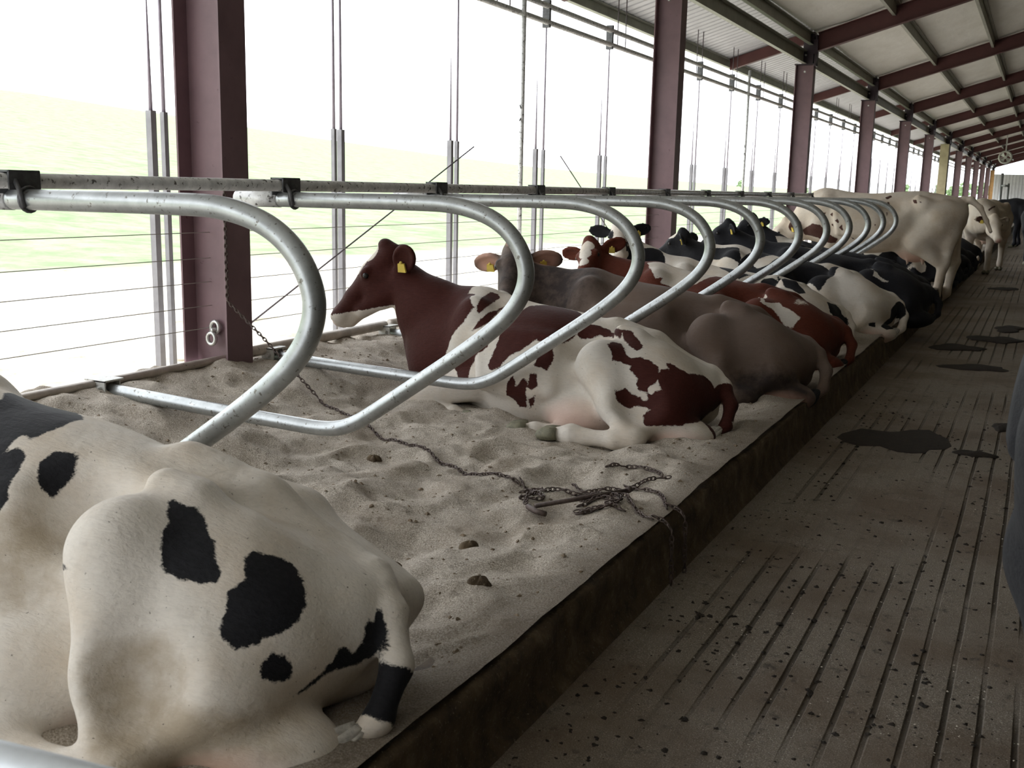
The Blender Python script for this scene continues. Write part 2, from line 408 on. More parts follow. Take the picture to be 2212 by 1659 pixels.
# roof: z of the sheet as a function of x
def roof_z(x): return 4.20+.30*(x-XC)
XR = 9.0; YB = -28.0
def roof_build():
    ys = [-3.0]+[COLY0+BAY*i for i in range(NB)]+[YEND]
    V = []; F = []
    xs = np.arange(XC-.05, XR+.01, .40)
    yy = np.arange(YB, YEND+.1, 1.5)
    for y in yy:
        for x in xs: V.append((x, y, roof_z(x)+.02*math.sin(x*5.1+y*.7)*math.sin(y*1.3)))
    k = len(xs)
    for i in range(len(yy)-1):
        for j in range(k-1): a = i*k+j; F.append((a, a+k, a+k+1, a+1))
    meshobj('ceiling', V, F, M_CEIL, smooth=True, kind='structure')
    # steel sheet above everything, ribs along the slope
    mb = MB(); y = YB; V = []; F = []
    x0, x1 = -5.42, XC+.02
    prof = []
    while y < YEND:
        prof += [(y, 0), (y+.10, 0), (y+.12, .045), (y+.15, .045), (y+.17, 0)]; y += .22
    for (py, pz) in prof:
        V.append((x0, py, roof_z(x0)+pz+.03)); V.append((x1, py, roof_z(x1)+pz+.03))
    F = [(2*i, 2*i+2, 2*i+3, 2*i+1) for i in range(len(prof)-1)]
    meshobj('roof_overhang', V, F, M_CORR, kind='structure')
    V = [(XC-.1, YB, roof_z(XC-.1)+.12), (XR, YB, roof_z(XR)+.12), (XR, YEND, roof_z(XR)+.12), (XC-.1, YEND, roof_z(XC-.1)+.12)]
    meshobj('roof_sheet', V, [(0, 1, 2, 3)], M_CORR, kind='structure')
roof_build()
# far gable wall and the long wall on the other side of the barn
mb = MB(); x = -4.05
prof = []
while x < XR: prof += [(x, YEND), (x+.15, YEND), (x+.17, YEND-.03), (x+.23, YEND-.03), (x+.25, YEND)]; x += .25
V = []
for p in prof: V += [(p[0], p[1], 0), (p[0], p[1], 3.38)]
meshobj('wall_back', V, [(2*i, 2*i+2, 2*i+3, 2*i+1) for i in range(len(prof)-1)], M_ENDW, kind='structure')
MB().box((XR, YB, 0), (XR+.15, YEND, 8.1)).build('wall_right', M_DIMW, kind='structure')  # unseen; closes the right side so little light comes from there
MB().box((-4.05, YB-.15, 0), (XR, YB, 8.1)).build('wall_front', M_DIMW, kind='structure')  # unseen; added to stop daylight from behind the camera

def column(i):
    y = COLY0+BAY*i
    t = empty('steel_column', (XC, y, 0), label='%s steel column of the row, %s' % (
        ['nearest', 'second nearest', 'third', 'fourth', 'fifth', 'sixth', 'seventh', 'eighth', 'ninth', 'tenth', 'eleventh', 'twelfth', 'farthest'][i],
        ['wide dark purple-red, standing in the sand behind the empty stall', 'purple-red, rising behind the reclining cows', 'purple-red, behind the far curved dividers',
         'purple-red, just left of the standing white cow', 'purple-red, above the back of the standing white cow', 'purple-red, left of the yellow and black column', 'pale yellow on the left and black on the right',
         'purple-red, first beyond the yellow and black column', 'slim purple-red, second beyond the yellow and black column', 'slim purple-red, third beyond the yellow and black column',
         'slim purple-red, fourth beyond the yellow and black column', 'slim purple-red, last but one before the far wall', 'orange-brown, at the corner of the far wall'][i]), cat='column', group='columns along the open side of the barn')
    H = 3.62; m = M_DARKC if i == 6 else (M_WOOD if i == 12 else M_PURPLE)
    w = .10; zb = -.02
    b = MB().box((-.012, -w, zb), (0, w, H)); b.build('inner_flange', m, t)
    MB().box((-.312, -w, zb), (-.300, w, H)).build('outer_flange', m, t)
    MB().box((-.300, -.006, zb), (-.012, .006, H)).build('web', M_YELLOW if i == 6 else m, t)  # yellow and black column: lit side painted yellow, dark side near black
    if i == 6:
        MB().box((-.36, -.42, 0), (-.02, -.12, H)).build('side_panel', M_YELLOW, t, label='pale yellow side panel')
    # connection bracket at the head
    k = MB(); k.box((-.33, -w-.01, H), (.03, w+.01, H+.02)); k.box((-.20, -.09, H+.02), (-.02, .09, roof_z(XC)-.03)); k.box((.0, -w, H-.02), (.03, w, H+.50)); k.box((-.02, -.12, H+.18), (.05, -.10, H+.42))
    k.build('head_bracket', M_BRACKET, t)
    if i < 6:
        for z in (H-.12, H+.16): MB().cyl((-.14, -w-.012, z), (-.14, -w-.05, z), .016, 8).build('bolt', M_BOLT, t)
    return t
COLS = [column(i) for i in range(NB)]
# shackle welded to the web of the nearest column
b = MB()
Yw = COLY0-.008
b.tube([(XC-.15+.028*math.cos(a), Yw-.02, .615+.032*math.sin(a)) for a in np.linspace(0, 2*PI, 14)[:-1]], .011, 8, closed=True)
b.tube([(XC-.155+.028*math.cos(a), Yw-.045, .555+.032*math.sin(a)) for a in np.linspace(0, 2*PI, 14)[:-1]], .011, 8, closed=True)
b.cyl((XC-.15, Yw, .60), (XC-.15, Yw-.05, .60), .014, 10)
b.build('shackle', M_BOLT, None, True, label='small steel shackle bolted low on the web of the nearest column', cat='shackle')

def rafter(i):
    y = COLY0+BAY*i; t = empty('roof_rafter', (XC, y, 3.7), label='%s sloping dark red roof beam counted from the camera, resting on the %s column' % (ORD[i], ORD[i]), cat='roof beam', group='roof beams')
    x0, x1 = XC+.03, XR; H = .30
    def sl(dz, x): return roof_z(x)-.05+dz-3.7
    for nm, a, b_, w in (('web', -H, 0, .005), ('bottom_flange', -H-.012, -H, .075), ('top_flange', -.012, 0, .075)):
        V = []
        for x in (x0, x1):
            for yy in (-w, w):
                for dz in (a, b_): V.append((x-XC, yy, sl(dz, x)))
        meshobj(nm, V, [(0, 1, 3, 2), (4, 6, 7, 5), (0, 4, 5, 1), (2, 3, 7, 6), (0, 2, 6, 4), (1, 5, 7, 3)], M_PURPLE2, t)
    V = []
    for x in (-5.33, XC-.10):
        for yy in (-.05, .05):
            for dz in (-.19, 0): V.append((x-XC, yy, roof_z(x)+dz-3.68))
    meshobj('overhang_arm', V, [(0, 1, 3, 2), (4, 6, 7, 5), (0, 4, 5, 1), (2, 3, 7, 6), (0, 2, 6, 4), (1, 5, 7, 3)], M_PURPLE2, t)
for i in range(NB): rafter(i)
# purlins lie between roof sheet and rafters, one long Z section each
xs = [-2.55, -1.37, -.19, .99, 2.17, 3.35, 4.53, 5.71, 6.89, 8.07]
for j, x in enumerate(xs):
    z = roof_z(x); P = [(x-.055, z-.20), (x+.0, z-.20), (x+.0, z-.02), (x+.06, z-.02), (x+.06, z), (x-.012, z), (x-.012, z-.188), (x-.055, z-.188)]
    MB().prism([(p[0], p[1]) for p in P], 1, YB, YEND).build('roof_purlin', M_GREEN, None, label='long olive grey roof purlin, %s in from the open side' % ORD[j], cat='purlin', group='roof purlins')
# eave beams along the column heads
def chan(name, x, z0, z1, lab):
    P = [(x, z0), (x+.07, z0), (x+.07, z0+.012), (x+.012, z0+.012), (x+.012, z1-.012), (x+.07, z1-.012), (x+.07, z1), (x, z1)]
    MB().prism(P, 1, YB, YEND).build(name, M_GREEN, None, label=lab, cat='beam')
chan('eave_beam', XC-.20, 3.64, 3.86, 'lower olive grey eave beam running along the column heads')
chan('eave_beam', XC-.10, 3.95, 4.15, 'upper olive grey eave beam just under the ceiling edge')
chan('gutter_beam', -5.40, 3.62, 3.77, 'outer grey edge beam under the corrugated overhang')
# far crossing objects
def pole(name, p0, p1, r, m, lab, cat, group=None):
    return MB().cyl(p0, p1, r, 10).build(name, m, None, True, label=lab, cat=cat, group=group)

# outer curtain pipes
XO = -4.75
for z, l in ((3.24, 'upper horizontal curtain pipe outside the columns'), (3.08, 'lower horizontal curtain pipe outside the columns')):
    MB().tube([(XO, -3, z), (XO, YEND, z)], .028, 10).build('curtain_pipe', M_GALVD, None, True, label=l, cat='pipe')

# ---------------------------------------------------------------- curtain posts, wires, cables
pairs = [(4.677, 4.80), (6.47, 6.585), (8.188, 8.338), (9.94, 10.17), (11.70, 11.936)]
y = 13.55
while y < 60: pairs.append((y, y+.24)); y += 1.79
n = 0
for k, (a, c) in enumerate(pairs):
    for s, yy in enumerate((a, c)):
        front = (s == 0)
        r = .021 if front else .016
        if k == 1: r = .021 if s else .015
        t = empty('curtain_post', (XO-(0 if front else .02), yy, 0), label='%s of the %s pair of grey curtain posts counted from the left' % ('left one' if front else 'right one', ORD[k] if k < 20 else ['twenty-first','twenty-second','twenty-third','twenty-fourth','twenty-fifth','twenty-sixth','twenty-seventh','twenty-eighth','twenty-ninth','thirtieth','thirty-first','thirty-second','thirty-third'][k-20]),
                  cat='post', group='curtain posts outside the columns')
        MB().box((-r, -r, .02), (r, r, 1.80)).build('lower_post', M_POST, t)
        full = (s == 1) or k == 1 and s == 0
        top = 3.05 if full else 2.5
        MB().tube([(0, 0, 1.80), (0, 0, top)], [.012, .008 if full else .003], 8).build('glare_thinned_top', M_GLARE, t, True)  # same post, narrowed and paled upward to imitate the sky's bloom
        if full: MB().box((-.04, -.02, 3.03), (.04, .02, 3.30)).build('pipe_clamp', M_CLAMP, t)
        n += 1
for k, yy in enumerate((9.50, 18.2)):
    t = empty('curtain_winch_pole', (XO+.05, yy, 0), label=['taller pale grey round pole left of the second column', 'taller grey round pole between the second and third columns'][k], cat='pole')
    MB().tube([(0, 0, 0), (0, 0, 3.45)], .024, 12).build('pole', M_GALVD, t, True)
    MB().tube([(0, -.05, 2.2), (0, .03, 2.12), (0, -.05, 2.05)], .006, 6).build('hook', M_CLAMP, t, True)
rng = random.Random(3)
k = 0
for yy in (8.0, 9.6, 12.9, 14.5, 16.3, 18.4, 20.4, 22.3, 24.2, 28.5, 30.5, 33):
    for dy in (0, .28):
        MB().tube([(-5.05, yy+dy, 3.20), (-5.05, yy+dy, 3.93)], .007, 6).build('curtain_rope', M_ROPE, None, True, label='%s thin dark rope of the %s pair hanging under the corrugated overhang' % (('near', 'far')[dy > 0], ORD[k]), cat='rope', group='ropes under the overhang')
    k += 1
for j, z in enumerate((1.128, .99, .861, .732, .611)):
    MB().tube([(-4.02, -2, z), (-4.02, COLY0, z), (-4.02, YEND-1, z)], .0022, 5).build('fence_wire', M_WIRE, None, label='thin fence wire through the columns, %s from the top' % ORD[j], cat='wire', group='fence wires')
pole('guy_cable', (XO+.055, 5.36, .43), (XO+.055, 8.52, 1.76), .006, M_ROPE, 'thin dark cable slanting up to the right behind the red and white cow', 'cable')
pole('guy_cable', (XO+.055, 10.45, 1.745), (XO+.055, 12.2, .78), .006, M_ROPE, 'thin dark cable slanting down to the right left of the second column', 'cable')

# ---------------------------------------------------------------- rails, clamps and curved stall dividers
def ground_rail(y0, y1, r, z0, z1, lab, m=M_BEIGE):
    return MB().tube([(-3.88, y0, z0), (-3.88, y1, z1)], r, 14).build('ground_rail', m, None, True, label=lab, cat='pipe')
ground_rail(.4, 4.34, .022, .455, .455, 'thin horizontal pipe low over the sand running to the nearest column')
ground_rail(4.42, 5.83, .031, .465, .475, 'thicker horizontal pipe low over the sand behind the reclining red and white cow')
ground_rail(5.90, 11.75, .031, .475, .475, 'low horizontal pipe from the white bracket onward to the second column')
ground_rail(11.85, 60, .031, .475, .475, 'far low horizontal pipe beyond the second column')
MB().tube([(-2.772, -.5, 1.388), (-2.772, 14.36, 1.390)], .0235, 16).build('neck_rail', M_GALVD, None, True, label='long horizontal weathered steel rail on top of the curved dividers', cat='rail')
LOOP = [(-3.02, 1.332), (-2.6, 1.334), (-2.15, 1.336), (-1.98, 1.330), (-1.85, 1.300), (-1.76, 1.250), (-1.70, 1.180), (-1.672, 1.10), (-1.685, 1.02), (-1.735, .94), (-1.82, .860), (-1.95, .762), (-2.12, .645), (-2.36, .482), (-2.44, .435), (-2.52, .405), (-2.62, .393), (-2.8, .395), (-3.3, .408), (-3.83, .425)]
LY = [2.185, 3.445, 4.645, 5.83, 7.02, 8.26, 9.43, 10.63, 11.85, 13.05, 14.25]
BESIDE = ['cutting in front of the nearest black and white cow', 'its lower bar over bare sand', 'in front of the red and white cow',
          'crossing in front of the grey-brown cow', 'between the grey-brown cow and the mostly red cow', 'between the mostly red and the white-backed cow', 'just behind the white-backed cow',
          'in front of the black cows', 'third from the last', 'last but one', 'last, over the standing white cow']
def divider(i, y):
    t = empty('stall_divider', (-2.772, y, 0), label='%s curved galvanised stall divider, %s' % (['nearest', 'second nearest', 'third nearest', 'fourth', 'fifth', 'sixth', 'seventh', 'eighth', 'ninth', 'tenth', 'eleventh'][i], BESIDE[i]), cat='stall divider', group='curved stall dividers')
    pts = [(p[0]+2.772, 0, p[1]) for p in catmull([np.array([a, b]) for a, b in LOOP], 6)]
    MB().tube(pts, .0315, 18).build('loop_pipe', M_GALV, t, True)
    c = MB()
    # folded saddle around the rail and a strap around the bar
    c.box((-.032, -.055, 1.414), (.030, .055, 1.420)); c.box((-.032, -.055, 1.350), (-.026, .055, 1.418)); c.box((.026, -.055, 1.362), (.032, .055, 1.418))
    c.build('rail_clamp', M_CLAMP, t)
    c = MB(); c.tube([(.045, .036*math.cos(a), 1.334+.036*math.sin(a)) for a in np.linspace(0, 2*PI, 18)[:-1]], .006, 6, closed=True)
    c.tube([(.02, -.03, 1.40), (.055, -.04, 1.36), (.06, -.032, 1.31)], .008, 6)
    c.build('clamp_bolt', M_CLAMP, t, True)
    c = MB(); c.tube([(-.25, 0, 1.332), (-.03, 0, 1.334)], .0345, 18); c.build('sleeve', M_GALVD, t, True)
    f = MB(); f.box((-1.115, -.055, .36), (-1.03, -.047, .475)); f.box((-1.16, -.055, .47), (-1.03, .06, .478)); f.box((-1.16, .05, .40), (-1.05, .058, .475))
    f.build('foot_bracket', M_PLATE, t)
    MB().cyl((-1.06, -.055, .44), (-1.06, -.075, .44), .012, 8).build('bolt', M_BOLT, t)
for i, y in enumerate(LY): divider(i, y)

# blurred gate bar close to the camera, bottom left
pole('gate_bar', (-1.7, .6, .772), (-.25, .6, .906), .0175, simple('pale_painted_pipe', (.72, .76, .80), .4, .2, .1, 20), 'pale blurred horizontal gate bar in the bottom left corner', 'gate bar')

# ---------------------------------------------------------------- chain, rod and clutter on the sand
def chain_path(pts, step=.03):
    P = np.array([tuple(p) for p in pts], float); d = np.r_[0, np.cumsum(np.linalg.norm(np.diff(P, axis=0), axis=1))]
    n = max(2, int(d[-1]/step)+1); t = np.linspace(0, d[-1], n)
    return [Vector((np.interp(q, d, P[:, 0]), np.interp(q, d, P[:, 1]), np.interp(q, d, P[:, 2]))) for q in t]
def chain_mesh(mb, pts, step=.021, r=.0028, L=.0155, w=.0075, rs=0):
    pth = chain_path(pts, step)
    for i in range(len(pth)-1):
        a, b = pth[i], pth[i+1]; t = (b-a).normalized(); c = (a+b)/2
        u = t.cross(Vector((0, 0, 1))) if abs(t.z) < .9 else t.cross(Vector((1, 0, 0)))
        u.normalize(); v = t.cross(u); an = (PI/4 if i % 2 else -PI/4)+rs*math.sin(i*1.7)
        u2 = u*math.cos(an)+v*math.sin(an)
        ring = []
        for k in range(10):
            q = 2*PI*k/10; ring.append(c+t*(L*math.cos(q))+u2*(w*math.sin(q)))
        mb.tube(ring, r, 5, closed=True)
def onbed(x, y, dz=.008): return (x, y, float(bed_height(np.array(x), np.array(y)))+dz)
mb = MB()
top = [(XC+.012, 4.245, 1.36), (XC+.012, 4.245, .775)]
chain_mesh(mb, top)
lie0 = onbed(-3.30, 4.33, .012)
chain_mesh(mb, [top[-1], (-3.62, 4.28, .60), lie0])
run = catmull([np.array(p) for p in [(-3.30, 4.33), (-3.02, 4.26), (-2.75, 4.12), (-2.5, 4.02), (-2.2, 3.84), (-1.93, 3.70), (-1.78, 3.66)]], 6)
chain_mesh(mb, [onbed(float(p[0]), float(p[1])) for p in run], rs=.5)
mb.build('hanging_chain', M_CHAIN, None, True, label='long thin steel chain hanging from the nearest column and lying across the sand', cat='chain')
tc = empty('tangled_chain', onbed(-1.4, 3.55), label='rusty chain tangled on the sand with ends hanging over the curb', cat='chain')
bx, by, bz = tc.location
def strand(pts):
    m_ = MB(); chain_mesh(m_, [(p[0]-bx, p[1]-by, p[2]-bz) for p in pts], rs=.9); m_.build('strand', M_CHAIN, tc, True)
for q in ([(-1.80, 3.70), (-1.72, 3.62), (-1.66, 3.55), (-1.68, 3.45), (-1.60, 3.50), (-1.70, 3.58), (-1.63, 3.40)],
          [(-1.75, 3.60), (-1.69, 3.66), (-1.64, 3.58), (-1.60, 3.62), (-1.50, 3.63), (-1.42, 3.66)],
          [(-1.60, 3.78), (-1.52, 3.72), (-1.45, 3.80), (-1.38, 3.82), (-1.30, 3.95), (-1.25, 3.97)],
          [(-1.52, 3.62), (-1.44, 3.68), (-1.40, 3.58), (-1.32, 3.62), (-1.27, 3.56), (-1.20, 3.48), (-1.135, 3.42)],
          [(-1.45, 3.48), (-1.38, 3.55), (-1.30, 3.50), (-1.42, 3.40), (-1.34, 3.46), (-1.44, 3.43)],
          [(-1.50, 3.58), (-1.42, 3.53), (-1.36, 3.60), (-1.30, 3.54), (-1.35, 3.50), (-1.26, 3.47)],
          [(-1.55, 4.02), (-1.48, 4.10), (-1.38, 4.08), (-1.30, 4.02)],
          [(-1.40, 3.85), (-1.28, 3.80), (-1.20, 3.72), (-1.135, 3.58)]):
    qq = catmull([np.array(p) for p in q], 5); strand([onbed(float(p[0]), float(p[1]), .010) for p in qq])
for y0, l in ((3.42, .22), (3.58, .25)): strand([(-1.135, y0, .262), (-1.085, y0+.005, .245), (-1.062, y0+.005, .215), (-1.055, y0+.005, .235-l)])
mb = MB(); a = onbed(-1.58, 3.38, .022); b = onbed(-1.32, 3.66, .03)
mb.tube([a, b], .009, 10); mb.tube([Vector(a)+Vector((-.03, 0, -.006)), Vector(a)+Vector((.02, -.03, -.01)), Vector(a)+Vector((.06, -.035, -.012))], .011, 8); mb.tube([b, Vector(b)+Vector((.008, .014, .006))], .0125, 8)
mb.build('iron_rod', M_CHAIN, None, True, label='short rusty iron rod with a hooked end lying on the chain tangle', cat='rod')

def blob(name, x, y, z, rx, ry, rz, m, seed, lab, cat, group=None, rot=0):
    rg = np.random.RandomState(seed); V = []; F = []; nu, nv = 22, 8
    ph = rg.rand(6)*6.28
    for j in range(nv+1):
        f = j/nv*PI/2
        for i in range(nu):
            a = 2*PI*i/nu; k = 1+.20*math.sin(2*a+ph[0])+.14*math.sin(3*a+ph[1])+.10*math.sin(5*a+ph[2])+.06*math.sin(9*a+ph[3])
            V.append((x+rx*k*math.cos(f)*math.cos(a+rot), y+ry*k*math.cos(f)*math.sin(a+rot), z+rz*(math.sin(f)*(1+.3*math.sin(4*a+ph[4])*math.cos(f)))))
    for j in range(nv):
        for i in range(nu): F.append((j*nu+i, j*nu+(i+1) % nu, (j+1)*nu+(i+1) % nu, (j+1)*nu+i))
    return meshobj(name, V, F, m, None, True, label=lab, cat=cat, group=group)
for k, (x, y, rx, ry, lab) in enumerate([(-.30, 11.45, .22, .28, 'dark flat manure pat on the grooved floor, second farthest of the larger ones'), (-.60, 10.6, .26, .20, 'broad dark manure pat beside the curb, left of the others'), (-.42, 18.1, .20, .30, 'small dark manure pat far up the alley near the white cow'),
                                         (-.20, 12.5, .16, .30, 'dark manure pat at the right edge of the picture, farther up the alley'), (-.37, 9.4, .24, .18, 'round dark manure pat in the middle of the alley, nearest of the far group'),
                                         (-.09, 7.0, .07, .10, 'small dark manure lump at the right, beside the black animal'), (-.20, 6.15, .10, .05, 'thin dark manure streak across the grooves'), (-.62, 6.3, .26, .34, 'large dark wet manure patch beside the curb')]):
    blob('manure_pat', x, y, .004, rx, ry, .022 if k < 7 else .010, M_MANURE, k+5, lab, 'manure', 'manure pats on the alley floor')
for k, (x, y, lab) in enumerate([(-1.78, 2.72, 'small brown clod on the sand near the tail of the nearest cow'), (-1.62, 2.95, 'brown clod of bedding below the chain tangle'), (-1.40, 2.62, 'dark crumb on the sand near the curb'), (-2.62, 3.85, 'small pale clod on the sand between the dividers')]):
    blob('sand_clod', x, y, float(bed_height(np.array(x), np.array(y)))-.006, .032, .026, .03, M_CURB, k+31, lab, 'clod', 'clods on the sand')
def crumbs(name, n, fx, fy, fz, smin, smax, m, seed, lab, cat):
    rg = np.random.RandomState(seed); V = []; F = []
    base = np.array([(1, 0, 0), (-.5, .87, 0), (-.5, -.87, 0), (0, 0, .8), (.4, .5, .45), (-.6, 0, .5), (.35, -.55, .5)])
    fc = [(0, 4, 3), (4, 1, 3), (1, 5, 3), (5, 2, 3), (2, 6, 3), (6, 0, 3), (0, 1, 4), (1, 2, 5), (2, 0, 6)]
    for i in range(n):
        x = fx(rg); y = fy(rg); r = smin+(smax-smin)*rg.rand()**3; a = rg.rand()*6.28; z = fz(x, y)
        c, s_ = math.cos(a), math.sin(a); q = base*(1+.35*rg.randn(7, 3))*r; k = len(V)
        V += [(x+p[0]*c-p[1]*s_, y+p[0]*s_+p[1]*c, z+max(p[2]*.7, -.002)) for p in q]; F += [tuple(j+k for j in f) for f in fc]
    meshobj(name, V, F, m, kind='stuff', label=lab, cat=cat)
crumbs('manure_crumbs', 5200, lambda r: -1.04+(2.0*r.rand()**1.5), lambda r: 1.3+6.5*r.rand()**1.4, lambda x, y: .001, .003, .014, M_MANURE, 5, 'loose dark manure crumbs scattered over the grooved alley floor', 'manure crumbs')
crumbs('pale_grit', 5200, lambda r: -1.04+2.0*r.rand(), lambda r: 1.3+4.5*r.rand()**1.3, lambda x, y: .001, .0015, .0045, simple('pale_sand_grains', (.62, .57, .48), .6, 0, .3, 30), 6, 'pale sand grains trodden over the near part of the alley floor', 'grit')
crumbs('bedding_crumbs', 2600, lambda r: -3.9+2.75*r.rand(), lambda r: 1.9+5.0*r.rand(), lambda x, y: float(bed_height(np.array(x), np.array(y)))-.001, .003, .013, simple('brown_bedding_crumb', (.20, .15, .10), .85, 0, .4, 20), 8, 'small brown crumbs scattered through the sand bedding', 'crumbs')

#PART2
# ---------------------------------------------------------------- animals: smooth signed-distance bodies
class Body:
    def __init__(s, lo, hi, h):
        s.lo = np.array(lo, np.float32); s.h = h
        n = np.ceil((np.array(hi)-s.lo)/h).astype(int)+1; s.n = n
        s.ax = [s.lo[i]+h*np.arange(n[i], dtype=np.float32) for i in range(3)]
        s.D = np.full(tuple(n), 1.0, np.float32)
    def _sub(s, lo, hi, m):
        sl = []; 
        for i in range(3):
            a = int(max(0, math.floor((lo[i]-m-s.lo[i])/s.h))); b = int(min(s.n[i], math.ceil((hi[i]+m-s.lo[i])/s.h)+1))
            if b <= a: return None
            sl.append(slice(a, b))
        sl = tuple(sl); g = np.meshgrid(*[s.ax[i][sl[i]] for i in range(3)], indexing='ij', sparse=True)
        return sl, g
    def put(s, fn, lo, hi, k, carve=False):
        q = s._sub(lo, hi, k+2.5*s.h)
        if q is None: return s
        sl, g = q; b = fn(*g).astype(np.float32); a = s.D[sl]
        if carve:
            b = -b; t = np.clip(.5-.5*(b-a)/k, 0, 1); s.D[sl] = a*t+b*(1-t)+k*t*(1-t); return s
        t = np.clip(.5+.5*(b-a)/k, 0, 1); s.D[sl] = b+(a-b)*t-k*t*(1-t); return s
    # note: t weights a where b is larger
    def cone(s, a, ra, b, rb, k=.05, sq=(1, 1, 1), carve=False):
        a = np.array(a, np.float32); b = np.array(b, np.float32); sq = np.array(sq, np.float32)
        A, B_ = a/sq, b/sq; d = B_-A; L = float(d@d)+1e-9
        def fn(x, y, z):
            px, py, pz = x/sq[0]-A[0], y/sq[1]-A[1], z/sq[2]-A[2]
            t = np.clip((px*d[0]+py*d[1]+pz*d[2])/L, 0, 1)
            return np.sqrt((px-t*d[0])**2+(py-t*d[1])**2+(pz-t*d[2])**2)-(ra+(rb-ra)*t)
        r = max(ra, rb)*sq
        return s.put(fn, np.minimum(a, b)-r, np.maximum(a, b)+r, k, carve)
    def chain(s, pts, k=.04):
        for (a, ra), (b, rb) in zip(pts[:-1], pts[1:]): s.cone(a, ra, b, rb, k)
        return s
    def ell(s, c, r, k=.05, R=None, carve=False):
        c = np.array(c, np.float32); r = np.array(r, np.float32); R = np.eye(3) if R is None else np.array(R)
        def fn(x, y, z):
            x, y, z = x-c[0], y-c[1], z-c[2]
            p = [(R[0, i]*x+R[1, i]*y+R[2, i]*z) for i in range(3)]
            k0 = np.sqrt(sum((p[i]/r[i])**2 for i in range(3))); k1 = np.sqrt(sum((p[i]/r[i]**2)**2 for i in range(3)))+1e-6
            return k0*(k0-1)/k1
        m = np.abs(R)@r
        return s.put(fn, c-m, c+m, k, carve)
    def trunk(s, st, k=.05, et=1.8, eb=2.4):
        # stations: x, top z, bottom z, half width, y shift
        st = np.array([q if len(q) == 5 else tuple(q)+(0,) for q in st], float)
        D = np.array(catmull(list(st), 10)); o = np.argsort(D[:, 0]); D = D[o]
        xs = D[:, 0]
        def fn(x, y, z):
            xf = x.ravel(); f = lambda c: np.interp(xf, xs, D[:, c]).reshape(x.shape)
            T, B_, W, Y0 = f(1), f(2), np.maximum(f(3), .01), f(4)
            zc = B_+(T-B_)*.48; ht = T-zc; hb = zc-B_
            u = np.abs(y-Y0)/W; up = z > zc; v = np.where(up, (z-zc)/np.maximum(ht, .01), (zc-z)/np.maximum(hb, .01))
            e = np.where(up, et, eb); rr = (u**e+v**e)**(1/e)
            d = (rr-1)*np.minimum(W, np.where(up, ht, hb))*.85
            return np.maximum(d, np.maximum(xs[0]-x, x-xs[-1]))
        return s.put(fn, (xs[0], (D[:, 4]-D[:, 3]).min(), D[:, 2].min()), (xs[-1], (D[:, 4]+D[:, 3]).max(), D[:, 1].max()), k)
    def mesh(s):
        D = s.D; n = np.array(D.shape); S = D < 0; cn = n-1; ncell = int(cn.prod())
        acc = np.zeros((ncell, 3)); cnt = np.zeros(ncell); quads = []
        flat = lambda i, j, k: (i*cn[1]+j)*cn[2]+k
        for ax in range(3):
            sa = [slice(None)]*3; sb = [slice(None)]*3; sa[ax] = slice(0, -1); sb[ax] = slice(1, None)
            A, B_ = D[tuple(sa)], D[tuple(sb)]; C = S[tuple(sa)] != S[tuple(sb)]
            I = np.argwhere(C)
            if len(I) == 0: continue
            da = A[C]; db = B_[C]; t = da/(da-db); P = I.astype(float); P[:, ax] += t
            o1, o2 = (ax+1) % 3, (ax+2) % 3; ids = []
            ok = np.ones(len(I), bool)
            for e1, e2 in ((0, 0), (-1, 0), (-1, -1), (0, -1)):
                J = I.copy(); J[:, o1] += e1; J[:, o2] += e2
                g = np.all((J >= 0) & (J < cn), 1); ok &= g; Jc = np.clip(J, 0, cn-1)
                id_ = flat(Jc[:, 0], Jc[:, 1], Jc[:, 2]); ids.append(id_)
                for c in range(3): acc[:, c] += np.bincount(id_[g], P[g, c], ncell)
                cnt += np.bincount(id_[g], minlength=ncell)
            Q = np.stack(ids, 1); ins = S[tuple(sa)][C]
            Q[~ins] = Q[~ins][:, ::-1]; quads.append(Q[ok])
        Q = np.concatenate(quads); used = np.unique(Q); V = acc[used]/cnt[used][:, None]*s.h+s.lo
        return V, np.searchsorted(used, Q)
def relax(V, F, it=2, lam=.5):
    e = np.concatenate([F[:, [0, 1]], F[:, [1, 2]], F[:, [2, 3]], F[:, [3, 0]]])
    for _ in range(it):
        for l in (lam, -lam*.9):
            acc = np.zeros_like(V); c = np.zeros(len(V))
            for j in range(3): acc[:, j] = np.bincount(e[:, 0], V[e[:, 1], j], len(V))+np.bincount(e[:, 1], V[e[:, 0], j], len(V))
            c = np.bincount(e[:, 0], minlength=len(V))+np.bincount(e[:, 1], minlength=len(V))
            V = V+l*(acc/c[:, None]-V)
    return V

